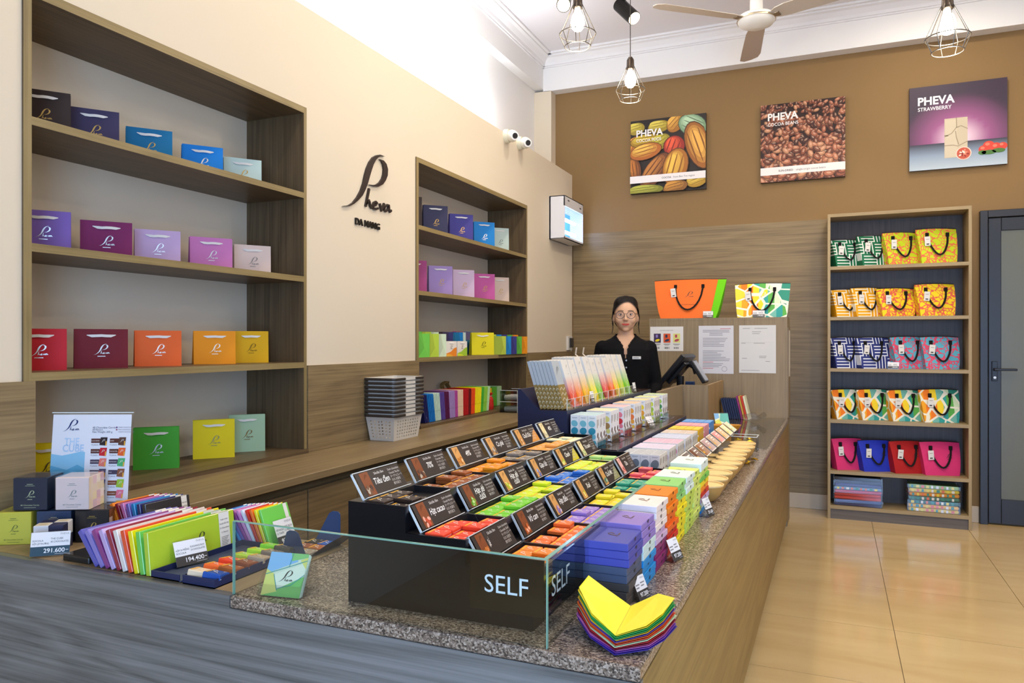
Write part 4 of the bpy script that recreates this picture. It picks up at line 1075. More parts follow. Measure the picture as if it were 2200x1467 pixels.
LB = [('lime', '#b3cc36'), ('spring green', '#72ca54'), ('yellow', '#f0df10'), ('red orange', '#e8542a'), ('cream', '#e6ddd2'), ('crimson', '#9a2a3c'), ('lavender', '#c3a9d6'), ('magenta', '#8d3d80'), ('light violet', '#8a7ec4'), ('indigo', '#5f5cae')]
for k, (cn, col) in enumerate(LB):
    slab('long %s gift box %s the leaning row on the counter' % (cn, 'at the front of' if k == 0 else 'in'), col, (-1.452 - k * .0192, 1.252, ZT + .0005), .270, .100, .0142, 6 + 3.6 * k, 'long boxes leaning in a row', k == 0)
SB = [('charcoal', '#3f3a38'), ('navy', '#33326a'), ('blue', '#1d84c2'), ('violet', '#7a68b4'), ('pink', '#cf77ac'), ('maroon', '#8a1f2c'), ('orange', '#f08418')]
for k, (cn, col) in enumerate(SB):
    slab('%s gift box in the rear row beneath the worktop edge' % cn, col, (-1.700 - k * .0158, 1.462, ZT + .0005), .150, .102, .0125, 9 + 3.2 * k, 'rear row of gift boxes', k == 0, GOLD)
TB = [('green', '#79d155'), ('yellow', '#f2de14'), ('orange', '#f0761c'), ('red', '#d22a20'), ('white', '#dfe2ea'), ('pink', '#d78cc2'), ('mauve', '#a04a96'), ('violet', '#6f62b4'), ('sky blue', '#2c9ada'), ('navy', '#2c3a86')]
for k, (cn, col) in enumerate(TB):
    slab('small square %s gift box in the fanned row by the glass' % cn, col, (-1.352 - k * .0118, 1.540, ZT + .0005), .105, .105, .0085, 20 + 2.2 * k, 'small fanned gift boxes', False)
tag(MB().box(-1.765, 1.262, ZT, -1.672, 1.37, ZT + .017, '#2b2724', .002).build('flat_box', 'gloss'), 'flat black box lying under the leaning long boxes', 'box')

# ------------------------------------------------------------------ chocolates
def choc_mesh(name, col, a=.0425, d=.0375, h=.0085, stripe='#f0b21e', ink='#f6efe2'):
    b = MB().box(-a / 2, -d / 2, 0, a / 2, d / 2, h, col, .0014)
    # wrapped piece seen from the aisle (+X): reading direction runs along +Y
    b.face((0, 0, h), (0, 1, 0), (-1, 0, 0))
    b.rect(-d / 2 + .0012, -a * .47, -d * .34, a * .47, stripe, .0004) if False else b.rect(-d / 2 + .002, a * .30, d / 2 - .002, a * .40, stripe, .0004)
    b.logo(-d * .08, -a * .02, a * .48, ink, .0006, False); b.rect(d * .16, -a * .30, d * .36, -a * .27, ink, .0005).rect(d * .16, -a * .36, d * .40, -a * .345, ink, .0005)
    b.face((a / 2, 0, 0), (0, 1, 0), (0, 0, 1)); b.rect(-d / 2 + .002, .0015, d / 2 - .002, .0025, mixc(col, '#ffffff', .5), .0004)
    return b
CH = {}
def choc(col, loc, rot, label, group, parent=None):
    if col not in CH:
        o = choc_mesh('wrapped_chocolate', col).build('wrapped_chocolate', 'card'); CH[col] = o.data
    else:
        o = bpy.data.objects.new('wrapped_chocolate', CH[col]); COL.objects.link(o)
    o.location = loc; o.rotation_euler = rot
    return tag(o, label, 'chocolate', group)


# black three-step stand
SY0, SY1 = 1.303, 2.573; NC = 6; PITCH = (SY1 - SY0) / NC
TIER = [(-.938, -.799, .965), (-.799, -.662, .911), (-.662, -.520, .861)]
BK = '#0f0f14'
r = thing('chocolate_stand', 'black three-step counter stand with compartments of wrapped chocolates', 'display stand', (-.73, (SY0 + SY1) / 2, ZT))
dk = .0145
prof = [(-.938, ZT), (-.520, ZT), (-.520, .861 - dk), (-.662, .861 - dk), (-.662, .911 - dk), (-.799, .911 - dk), (-.799, .965 - dk), (-.938, .965 - dk)]
MB(r).prism(prof, SY0 + .006, SY1 - .006, BK, 'Y').build('stepped_body', 'satin', r)
for y0, y1 in ((SY0, SY0 + .006), (SY1 - .006, SY1)):
    MB(r).prism([(-.938, ZT), (-.520, ZT), (-.520, .861), (-.662, .861), (-.662, .911), (-.799, .911), (-.799, .965), (-.938, .965)], y0, y1, BK, 'Y').build('end_panel', 'satin', r)
for x0, x1, z in TIER:
    MB(r).box(x0, SY0 + .006, z - dk, x0 + .036, SY1 - .006, z, '#2b2624').build('card_ledge', 'plastic', r)
    MB(r).box(x1 - .006, SY0 + .006, z - dk, x1, SY1 - .006, z, '#3a2f2a').build('front_rail', 'plastic', r)
    for k in range(1, NC): MB(r).box(x0 + .036, SY0 + k * PITCH - .003, z - dk, x1 - .006, SY0 + k * PITCH + .003, z - .001, '#221f20').build('divider', 'plastic', r)
FL = [[('Tiêu đen', 'd', '#33231c', 'black pepper'), ('70%', 'd', '#9a5020', 'dark brown'), ('49%', 'm', '#ee9010', 'amber'), ('Cà phê', 'm', '#8a7d70', 'taupe coffee'), ('Chuối Dừa', 'm', '#e6a04c', 'tan'), ('40%', 'w', '#efecc0', 'cream')],
      [('Hạt cacao', 'd', '#ea4426', 'red'), ('Hạt dẻ cười', 'd', '#78cc2c', 'green'), ('Hạt dẻ cười', 'm', '#d2e21c', 'lime yellow'), ('Gạo lứt', 'm', '#3478d0', 'blue'), ('Chanh', 'm', '#d2e438', 'pale lime'), ('Trà xanh', 'w', '#badc84', 'pale green')],
      [('Quế', 'd', '#ee8424', 'cinnamon orange'), ('Vỏ cam', 'd', '#f2702a', 'orange peel'), ('Hạt điều', 'm', '#a284d2', 'lilac'), ('Xoài', 'm', '#ecdc26', 'mango yellow'), ('Chuối Mít', 'm', '#38a284', 'teal'), ('Dâu', 'p', '#ec626a', 'strawberry pink')]]
STRIP = dict(d='#84441f', m='#d49a55', w='#e6d29c', p='#ecb5aa')
STEP = ['top', 'middle', 'lowest']
random.seed(21)
for ti, (x0, x1, z) in enumerate(TIER):
    for k in range(NC):
        nm, kind, col, cn = FL[ti][k]
        ya = SY0 + k * PITCH
        # flavour card
        W, H = .176, .062
        q = thing('flavour_card', 'flavour card reading %s by the %s chocolates' % (nm, cn), 'sign', (x0 + .030, ya + .014 + W / 2, z + .0005), R(90), 'flavour cards', rx=R(-31 + random.uniform(-1.5, 1.5)))
        MB().box(-W / 2, -.002, 0, W / 2, .0025, H).build('acrylic_plate', acr, q)
        MB().box(-W / 2 - .001, -.0022, H - .0012, W / 2 + .001, .0028, H + .0004).box(-W / 2 - .001, -.0022, 0, -W / 2 + .0004, .0028, H).box(-W / 2, -.010, 0, W / 2, -.002, .0015).build('plate_edge', aedge, q)
        b = MB().face((-W / 2, -.0028, 0)); e = .004
        b.rect(e, e, W - e, H - e, '#332a26', .0002)
        sx0, sx1 = (.018, .050) if kind == 'd' else (.014, .046)
        b.rect(sx0, e, sx1, H - e, STRIP[kind], .0006)
        b.logo((sx0 + sx1) / 2, H * .76, .013, '#4a2a18', .001, False)
        for j in range(9): b.oval((sx0 + sx1) / 2 + random.uniform(-.011, .011), .015 + random.uniform(-.007, .009), .006, .004, mixc(col if kind != 'd' or ti else '#5a3a30', ['#3a1a10', '#f6e6c8', '#8a5a34'][j % 3], .45), .001 + j * .0001, random.random() * 3)
        b.text('Sôcôla %s' % ('đen' if kind == 'd' else 'sữa' if kind == 'm' else 'trắng'), .088, H * .76, .0085, '#e9e2d8', .0008, 'C', maxw=.04)
        ws = nm.split(' ') if len(nm) > 9 else [nm]
        if len(ws) >= 3: ws = [' '.join(ws[:2]), ws[2]]
        for j, wd_ in enumerate(ws): b.text(wd_, .088, H * (.40 if len(ws) == 1 else .46 - .26 * j), .021, '#f6f2ea', .0008, 'C', .25, .01, .062, .8)
        for j, (tx_, ww) in enumerate((('Dark chocolate', .045), ('Chocolat %s' % nm, .042), ('ダークチョコレート', .046), ('다크 초콜릿', .034), ('黑巧克力', .030))): b.text(tx_, .124, H * (.76 - .14 * j), .0072, '#d9d2c8', .0008, maxw=ww)
        if k == 4: b.poly([(W - .07, e), (W - .035, H * .55), (W - .012, H * .75), (W - e, H * .3), (W - e, e)], mixc(col, '#c07a20', .5), .0005)
        b.build('printed_card', 'card', q)
        # chocolates
        xa, xb = x0 + .040, x1 - .010
        nx = 2; cw = (xb - xa) / nx; ny = 5; ch_ = (PITCH - .012) / ny
        full = {('Tiêu đen'): 3, ('40%'): 4, 'Trà xanh': 3}.get(nm, 5)
        base = z - dk
        for layer in range(3):
            for i in range(nx):
                for j in range(ny):
                    if layer < 1 and j >= full: continue
                    if layer >= 1 and (j >= full or random.random() < (.10 if layer == 1 else .70)): continue
                    if layer == 0 and ti == 0 and False: continue
                    if layer == 0: continue           # lowest layer is wholly hidden
                    choc(col, (xa + cw * (i + .5), ya + .006 + ch_ * (j + .5), base + (layer - 0) * .0088 - .0085 + .0005),
                         (0, 0, R(random.uniform(-4, 4))), '%s wrapped chocolate on the %s step, below card %s' % (cn, STEP[ti], nm), 'chocolates in the black stand')

# open navy gift box with twelve chocolates
r = thing('open_gift_box', 'open navy gift box showing two rows of wrapped chocolates', 'gift box', (-1.345, 1.39, ZT))
NV = '#20294e'
b = MB(r).box(-1.348, 1.248, ZT, -1.253, 1.532, ZT + .0025, NV)
b.box(-1.348, 1.248, ZT, -1.3455, 1.532, ZT + .020, NV).box(-1.2555, 1.248, ZT, -1.253, 1.532, ZT + .020, NV).box(-1.3455, 1.248, ZT, -1.2555, 1.2505, ZT + .020, NV).box(-1.3455, 1.5295, ZT, -1.2555, 1.532, ZT + .020, NV)
b.build('tray', 'card', r)
b = MB(r).box(-1.443, 1.246, ZT + .003, -1.352, 1.534, ZT + .0055, '#3a4258').box(-1.443, 1.246, ZT + .003, -1.4405, 1.534, ZT + .019, NV).box(-1.4405, 1.246, ZT + .003, -1.356, 1.2485, ZT + .019, NV).box(-1.4405, 1.5315, ZT + .003, -1.356, 1.534, ZT + .019, NV)
b.build('lid', 'card', r)
PC = ['#e6cfae', '#1f4f9e', '#ee6a2a', '#a85a24', '#ea4a2a', '#8a4424', '#b3d83a', '#b89e84', '#b3dc2a', '#857264', '#8ad42c', '#4a3d30']
CN = ['cream', 'blue', 'orange', 'caramel', 'red', 'brown', 'yellow green', 'beige', 'bright lime', 'taupe', 'green', 'dark brown']
for k in range(12):
    i, j = k % 2, k // 2
    choc(PC[k], (-1.323 + i * .045, 1.275 + j * .046, ZT + .0125), (R(-10), R(8), R(14 + random.uniform(-5, 5))), '%s wrapped chocolate lying in the open navy gift box' % CN[k], 'chocolates in the open box').scale = (1.02, 1.12, 1.7)

# navy flap box with tombstone ends
r = thing('flap_box', 'blue card tray with tall rounded end flaps', 'gift box', (-1.265, 1.60, ZT))
MB(r).box(-1.300, 1.515, ZT, -1.215, 1.652, ZT + .002, '#1b2036').build('tray_base', 'card', r)
def flap(y, h, lean, w0, w1):
    pts = [(-w0, 0), (w0, 0), (w1, h * .78), (w1 * .8, h * .93), (w1 * .4, h), (-w1 * .4, h), (-w1 * .8, h * .93), (-w1, h * .78)]
    v = [(-1.258 + p[0], y + lean * p[1] / h, ZT + .001 + p[1]) for p in pts]; n = len(v)
    MB(r).add(v + [(x, y_ + .002, z_) for x, y_, z_ in v], [tuple(range(n)), tuple(range(2 * n - 1, n - 1, -1))] + [(i, i + n, (i + 1) % n + n, (i + 1) % n) for i in range(n)], '#26406e').build('end_flap', 'card', r)
flap(1.516, .066, -.006, .040, .022); flap(1.652, .078, .035, .042, .022)
MB(r).add([(-1.215, 1.515, ZT + .001), (-1.215, 1.652, ZT + .001), (-1.170, 1.70, ZT + .045), (-1.178, 1.66, ZT + .042), (-1.195, 1.57, ZT + .025)], [(0, 1, 2, 3, 4)], '#16182a').build('side_flap', 'card', r)
for k, (c, cn) in enumerate((('#e8622a', 'orange'), ('#8a4424', 'brown'), ('#2a211c', 'black'), ('#b09a84', 'beige'), ('#a85a24', 'caramel'), ('#2458b4', 'blue'))):
    choc(c, (-1.278 + (k // 3) * .042, 1.540 + (k % 3) * .043, ZT + .0026), (0, 0, R(random.uniform(-4, 4))), '%s wrapped chocolate in the blue flap tray' % cn, 'chocolates in the flap tray')

# leaflets in a clear holder
r = thing('leaflet_holder', 'clear holder of green and blue patterned leaflets behind the front glass', 'leaflet holder', (-1.083, 1.257, ZT), R(9))
mil = clear('milky_acrylic', (.86, .87, .88), 1.49, .12, .06)
t = R(28); up = Vector((0, math.sin(t), math.cos(t)))
MB().add([(-.05, .018, 0), (.05, .018, 0), Vector((.05, .018, 0)) + up * .105, Vector((-.05, .018, 0)) + up * .105], [(0, 1, 2, 3)], '#fff').add([(-.05, 0, 0), (.05, 0, 0), (.05, 0, .028), (-.05, 0, .028)], [(0, 1, 2, 3)], '#fff') \
    .add([(-.05, 0, 0), (.05, 0, 0), (.05, .085, 0), (-.05, .085, 0)], [(0, 1, 2, 3)], '#fff').add([(.05, 0, 0), (.05, .085, 0), Vector((.05, .018, 0)) + up * .105, (.05, 0, .028)], [(0, 1, 2, 3)], '#fff').add([(-.05, 0, 0), (-.05, .085, 0), Vector((-.05, .018, 0)) + up * .105, (-.05, 0, .028)], [(0, 1, 2, 3)], '#fff').build('holder', mil, r)
for k in range(4):
    q = MB(); o0 = Vector((-.046 + .002 * (k % 2), .004 + k * .003, .002)); u = Vector((1, 0, 0))
    LW, LH = .092, .092 - .002 * k
    q.face(o0, u, up).rect(0, 0, LW, LH, '#e6ecd0', 0)
    if k == 0:
        q.poly([(0, .045), (.07, .075), (.06, .092), (.0, .092)], '#8fc0e6', .0005).poly([(.055, .075), (LW, .085), (LW, .092), (.05, .092)], '#8ccc78', .0006).poly([(0, 0), (.035, .01), (.022, .045), (0, .055)], '#e3e078', .0007).poly([(0, 0), (LW, 0), (LW, .05), (.04, .022)], '#7cc86a', .0005).poly([(.02, .045), (.035, .015), (LW, .045), (LW, .075)], '#eaf0d6', .0009).poly([(.075, .078), (LW, .06), (LW, .085)], '#e3e078', .0010)
        for st in ([(.0, .044), (.045, .06), (LW, .078)], [(.02, .045), (.035, .012)], [(.035, .016), (.065, .025), (LW, .048)], [(.052, .062), (.055, .092)]): q.stroke(st, .0015, '#2f9a9a', .0013)
        q.logo(.05, .043, .026, '#3a342c', .0015)
    q.build('leaflet', 'card', r)
# ================================================================== navy tiered stand with cartons
UY0, UY1 = 2.60, 3.96
r = thing('tiered_stand', 'navy tiered counter stand behind the black chocolate stand', 'display stand', (-.85, (UY0 + UY1) / 2, ZT))
NAVY = '#1c2140'; BRN = '#3a2a22'
MB(r).prism([(-1.10, ZT), (-.55, ZT), (-.55, .808), (-.715, .808), (-.715, .909), (-.904, .909), (-.904, 1.044), (-1.014, 1.044), (-1.088, 1.120), (-1.10, 1.120)], UY0, UY1, NAVY, 'Y').build('stepped_body', 'card', r)
MB(r).box(-1.013, UY0, 1.044, -.904, UY1, 1.0462, BRN).build('shelf_surface', 'gloss', r)
MB(r).box(-.903, UY0, .909, -.715, UY1, .9112, BRN).build('shelf_surface', 'gloss', r)
MB(r).box(-.714, UY0, .808, -.55, UY1, .8102, BRN).build('shelf_surface', 'gloss', r)
# slim tall boxes in rows, leaning against the raised back
SG = [('gold and silver patterned', None), ('coral red', '#e2543c'), ('orange', '#f0842a'), ('amber yellow', '#f2b92a'), ('lemon', '#ece23a'), ('leaf green', '#86c83a'), ('pinkish red', '#e25a50'), ('tangerine', '#f0702a'), ('sunflower yellow', '#f4cf30'), ('yellow green', '#c3d634'), ('bright green', '#8acb35')]
GP = (3.62 - UY0 - .02) / len(SG)
for gi, (cn, col) in enumerate(SG):
    y0 = UY0 + .01 + gi * GP; W = GP - .018; H = .185 + (.010 if gi in (3, 4, 8, 9, 10) else 0); T = .0122; proto = None
    for k in range(7):
        x = -.916 - k * .0142 + (.004 if gi % 3 == 1 else 0)
        if proto is None:
            o = thing('slim_chocolate_box', 'tall slim %s chocolate box on the top tier of the navy stand' % cn, 'chocolate box', (x, y0, 1.0465 + T * math.sin(R(17))), R(90), 'tall slim boxes on the navy stand', rx=R(-17))
            b = MB()
            if col is None:
                b.box(0, 0, H * .5, W, T, H, '#aeb4b8').box(0, 0, 0, W, T, H * .5, '#8f763f')
                b.face((0, 0, 0), (1, 0, 0), (0, 0, 1)).logo(W * .5, H * .8, .03, '#4a463c', .0006, False)
                for q in range(4): b.stroke([(W * .1, .012 + q * .02), (W * .4, .022 + q * .02), (W * .6, .010 + q * .02), (W * .9, .02 + q * .02)], .003, '#d6d2c2', .0006)
                b.face((0, T, 0), (0, -1, 0), (0, 0, 1))
                for q in range(5): b.stroke([(.001, .006 + q * .017), (T * .5, .014 + q * .017), (T * .9, .008 + q * .017)], .002, '#d6d2c2', .0005)
            else:
                wcol = '#dcd8d0'
                zs = [0, H * .26, H * .48, H * .66, H]; cs = [col, col, mixc(col, wcol, .55), wcol, wcol]
                v = []; vcx = []
                for z_, c in zip(zs, cs):
                    v += [(0, 0, z_), (W, 0, z_), (W, T, z_), (0, T, z_)]; vcx += [c] * 4
                f = [(3, 2, 1, 0), (16, 17, 18, 19)]
                for q in range(4): f += [(q * 4 + a, q * 4 + (a + 1) % 4, q * 4 + 4 + (a + 1) % 4, q * 4 + 4 + a) for a in range(4)]
                b.addv(v, f, vcx)
                b.face((0, 0, 0)); b.logo(W * .62, H * .86, .016, '#6a625a', .0006, False).rect(W * .5, H * .70, W * .8, H * .705, '#8a8278', .0006)
                b.stroke([(W * .2, .012), (W * .5, .045), (W * .35, .06), (W * .3, .03), (W * .6, .05), (W * .75, .085), (W * .6, .08), (W * .65, .06), (W * .85, .10)], .0022, '#fbf4ea', .0008)
            b.build('carton', 'card', o); proto = o
        else:
            dup(proto, (x, y0, 1.0465 + T * math.sin(R(17))))
    h_ = thing('acrylic_holder', 'clear acrylic holder in front of the %s slim boxes' % cn, 'acrylic holder', (-.905, y0, 1.0465), 0, 'acrylic holders on the navy stand')
    MB(h_).box(-.908, y0, 1.0465, -.9055, y0 + W, 1.084).build('front_lip', acr, h_)
    MB(h_).box(-.9082, y0, 1.084, -.9053, y0 + W, 1.0852).box(-.9082, y0 - .001, 1.0465, -.9053, y0, 1.0852).build('lip_edge', aedge, h_)
for k, (yy, lab) in enumerate(((2.92, 'small price card before the amber slim boxes'), (3.62, 'small price card before the sunflower slim boxes'))):
    price_card(lab, (-.886, yy, 1.0465) if False else (-.9035, yy, 1.0468), 80, .034, .05, 10, None, '72.900', '#4a453f', .0)
# wooden clip brackets behind the stand
for k, y_ in enumerate((3.60, 3.72)):
    rr = thing('display_bracket', 'pale bent bracket standing behind the slim boxes', 'bracket', (-1.16, y_, .0), 0, 'bent brackets')
    MB(rr).box(-1.165, y_ - .012, 0, -1.16, y_ + .012, 1.20, '#cfc6ba').build('post', 'plastic', rr)
    MB(rr).add([(-1.165, y_ - .012, 1.20), (-1.165, y_ + .012, 1.20), (-1.205, y_ + .012, 1.235), (-1.205, y_ - .012, 1.235), (-1.200, y_ + .012, 1.27), (-1.200, y_ - .012, 1.27)], [(0, 1, 2, 3), (3, 2, 4, 5)], '#d6cdc0').build('bent_top', 'plastic', rr)


def oval_carton(name, W, D, H, base, c1, c2, c3, big):
    b = MB().box(0, 0, 0, W, D, H, '#e9e8e6', .0008)
    top = mixc(c1, '#ffffff', .35)
    b.face((0, 0, H), (1, 0, 0), (0, 1, 0)).rect(.001, .001, W - .001, D - .001, top, .0004).stroke([(W * .2, D * .3), (W * .5, D * .7), (W * .8, D * .4)], .002, '#f4f0ea', .0007)
    b.face((0, 0, 0)); b.rect(W * .18, H * .91, W * .82, H * .925, '#9aa0a4', .0005).rect(W * .25, H * .885, W * .75, H * .893, '#b4b8ba', .0005)
    if big:
        b.oval(W * .48, H * .73, W * .40, H * .10, c1, .0005, -.45).oval(W * .5, H * .50, W * .42, H * .11, c2, .0005, .35)
        for q, (x, y, s_) in enumerate(((.24, .30, .2), (.70, .33, .24), (.36, .17, .22), (.78, .14, .2), (.15, .09, .14), (.52, .05, .14))): b.oval(W * x, H * y, W * s_, H * s_ * .34, (c3, c1, c2)[q % 3], .0006 + q * .00004)
    else:
        b.oval(W * .5, H * .62, W * .40, H * .20, c1, .0005, -.45).oval(W * .5, H * .24, W * .40, H * .17, c2, .0005, .3)
    b.face((W, 0, 0), (0, 1, 0), (0, 0, 1)); b.rect(D * .2, H * .60, D * .5, H * .86, '#b9b4ae', .0005).rect(D * .6, H * .66, D * .8, H * .86, '#c6c2bc', .0005)
    b.oval(D * .45, H * .36, D * .17, H * .09, '#4a2418', .0005, -.3).oval(D * .72, H * .24, D * .14, H * .07, '#5a3020', .0005, -.3).rect(D * .02, 0.0005, D * .98, H * .14, c2, .0004)
    return b.build(name, 'card')
CT = [('teal', '#79bcc6', '#2f8fa6', '#55aab0'), ('yellow and brown', '#dcd27a', '#a07c4a', '#8a6a44'), ('pink and red', '#e8818e', '#d8323c', '#ee9a90'), ('orange', '#f2a53a', '#ee7a3a', '#f6c24a'), ('yellow', '#f2d63a', '#f0a83a', '#f6e27a'), ('lime', '#d3dc4a', '#a9c84a', '#dbe67a'), ('green', '#a9cc5a', '#3f8a52', '#86bc4a')]
cw, cd, chh = .0325, .040, .116; CPY = (UY1 - UY0 - .03) / 7
for gi, (cn, c1, c2, c3) in enumerate(CT):
    y0 = UY0 + .014 + gi * CPY; proto = None
    for i in range(3):
        for j in range(3):
            lab = 'tall white carton with %s ovals on the middle tier of the navy stand' % cn
            loc = (-.895 + i * (cw + .0008), y0 + j * (cd + .0012), .914)
            if proto is None:
                proto = tag(oval_carton('tall_carton', cw, cd, chh, None, c1, c2, c3, True), lab, 'carton', 'tall oval-print cartons'); proto.location = loc
            else: dup(proto, loc)
    h_ = thing('acrylic_holder', 'clear acrylic tray holding the tall cartons with %s ovals' % cn, 'acrylic holder', (-.84, y0, .9114), 0, 'acrylic trays under tall cartons')
    xe = -.895 + 3 * (cw + .0008)
    MB(h_).box(-.898, y0 - .003, .9114, xe + .035, y0 + .125, .9135).box(xe + .003, y0 - .003, .9135, xe + .005, y0 + .125, .939).build('tray', acr, h_)
    MB(h_).box(xe + .0028, y0 - .003, .939, xe + .0052, y0 + .125, .9402).box(xe + .0028, y0 - .0042, .9135, xe + .0052, y0 - .003, .9402).build('tray_edge', aedge, h_)
price_card('small price card among the orange and yellow cartons', (-.752, 3.34, .9114), 70, .05, .055, 30, None, '97.200', '#5a554f', .02)
SC = [('grey', '#7e868e', '#4a5260', '#c3bb9c'), ('purple', '#c5aed2', '#5a3a86', '#d9bfdc'), ('pink', '#e07aa6', '#b8406a', '#f2b0ae'), ('blue', '#a9b6dc', '#3f7ac4', '#bcc8ea'), ('brown', '#c9a684', '#7a4a34', '#d3b18a'), ('yellow', '#e8b41a', '#d9980c', '#f2d95a'), ('rose', '#e79aa6', '#d06a86', '#f0b4b8'), ('sky blue', '#4a8fd6', '#2f70bc', '#7ab0e8')]
sw, sd, sh = .0345, .044, .089; SPY = (UY1 - UY0 - .04) / 8
for gi, (cn, c1, c2, ctop) in enumerate(SC):
    y0 = UY0 + .012 + gi * SPY; proto = None
    for i in range(4):
        for j in range(3):
            lab = 'small carton with %s ovals on the lowest tier of the navy stand' % cn
            loc = (-.704 + i * (sw + .0006), y0 + j * (sd + .0006), .8105)
            if proto is None:
                o = oval_carton('small_carton', sw, sd, sh, None, c1, c2, c1, False); proto = tag(o, lab, 'carton', 'small oval-print cartons'); proto.location = loc
                if gi in (5, 6, 7):
                    bb_ = MB().box(0, 0, 0, sw, sd, sh, c1, .0008); bb_.face((0, 0, 0)).logo(sw / 2, sh * .6, .03, '#f4efe6', .0005, False)
                    bb_.face((sw, 0, 0), (0, 1, 0), (0, 0, 1)).stroke([(.005, .01), (.02, .04), (.038, .02)], .004, '#f4efe6', .0005).stroke([(.008, .06), (.025, .075), (.036, .05)], .003, '#f4efe6', .0005)
                    bb_.face((0, 0, sh), (1, 0, 0), (0, 1, 0)).rect(.002, .002, sw - .002, sd - .002, ctop, .0004)
                    q = bb_.build('tmp', 'card'); o.data = q.data; bpy.data.objects.remove(q)
            else: dup(proto, loc)

# ------------------------------------------------------------------ stacks of flat boxes along the glass
FBM = {}
def flat_box(col, loc, rz, dims, label, group, logo=False):
    W, D, H = dims
    r = thing('flat_chocolate_box', label, 'chocolate box', loc, R(rz), group)
    key = (lin(col), dims)
    if key not in FBM:
        o = MB().box(-W, 0, 0, 0, D, H, col, .0012).build('box_sleeve', 'card', r); FBM[key] = o.data
        # thumb cut drawn as a dark patch of shade on the aisle face
        b = MB().face((0, D * .5, 0), (0, 1, 0), (0, 0, 1)); b.poly([(-.008, H)] + [(-.008 * math.cos(R(a)), H - .008 * math.sin(R(a))) for a in range(20, 170, 25)] + [(.008, H)], mixc(col, '#000000', .82), .0005)
        k = b.build('thumb_cut_shade', 'card', r); FBM[key, 'n'] = k.data
        FBM[key, 'l'] = None
    else:
        for nm, d_ in (('box_sleeve', FBM[key]), ('thumb_cut_shade', FBM[key, 'n'])):
            o = bpy.data.objects.new(nm, d_); COL.objects.link(o); o.parent = r
    if logo:
        b = MB().face((-W * .5, D * .5, H), (0, 1, 0), (-1, 0, 0)); b.logo(0, 0, .030, '#8a7448', .0006)
        b.build('gold_logo', 'foil', r)
    return r
ST = [(1.485, [('indigo', '#474ba2', 3), ('slate blue', '#4a566e', 2), ('charcoal', '#46423e', 3)], .0166),
      (1.612, [('lilac', '#8f78bd', 3), ('mint', '#cbe0da', 2), ('azure blue', '#188ac9', 4)], .0158),
      (1.745, [('ivory', '#efe0d8', 4), ('pale lilac', '#c9abc9', 2), ('plum', '#862461', 4)], .0156),
      (1.878, [('orange', '#ee8418', 3), ('deep orange', '#e8661a', 3), ('red', '#cc281e', 4)], .0157),
      (2.005, [('spring green', '#8fcf74', 3), ('yellow', '#eeda1c', 7)], .0159),
      (2.130, [('pale mint', '#dcebe0', 3), ('lime', '#c0d654', 7)], .0160),
      (2.255, [('light lime', '#d3e070', 9)], .0164)]
wh = ['beside the SELF sign', 'behind the indigo stack', 'behind the lilac stack', 'behind the ivory-topped stack', 'behind the orange stack', 'behind the green-topped stack', 'before the rainbow tower']
random.seed(4)
for si, (y, cols, h) in enumerate(ST):
    n = sum(c[2] for c in cols); z = ZT
    seq = [c for c in cols for _ in range(c[2])]
    for k, (cn, col, _) in enumerate(reversed(seq)):
        top = k == n - 1
        flat_box(col, (-.386 + random.uniform(-.003, .003), y + random.uniform(0, .002), z + .0003), random.uniform(-1.2, 1.2), (.094, .122, h - .0004),
                 ('topmost %s flat chocolate box of the stack %s' if top else '%s flat chocolate box in the stack %s') % (cn, wh[si]), 'stacked flat boxes', top)
        z += h
tower = [('mint white', '#e2f0e6', .026), ('lime', '#c3dc62', .0165), ('green', '#74c052', .0165), ('yellow', '#f0d418', .0165), ('orange', '#f08a18', .0165), ('red', '#c82a20', .0165), ('lilac', '#c9aad2', .0165), ('pale blue', '#c5dde2', .0165), ('blue', '#1f86cc', .0165)]
z = ZT
for k, (cn, col, h) in enumerate(reversed(tower)):
    flat_box(col, (-.386, 2.395, z + .0003), random.uniform(-1, 1), (.098, .150, h - .0004), '%s flat box in the mixed rainbow tower beside the bowls' % cn, 'rainbow tower boxes', k == len(tower) - 1); z += h

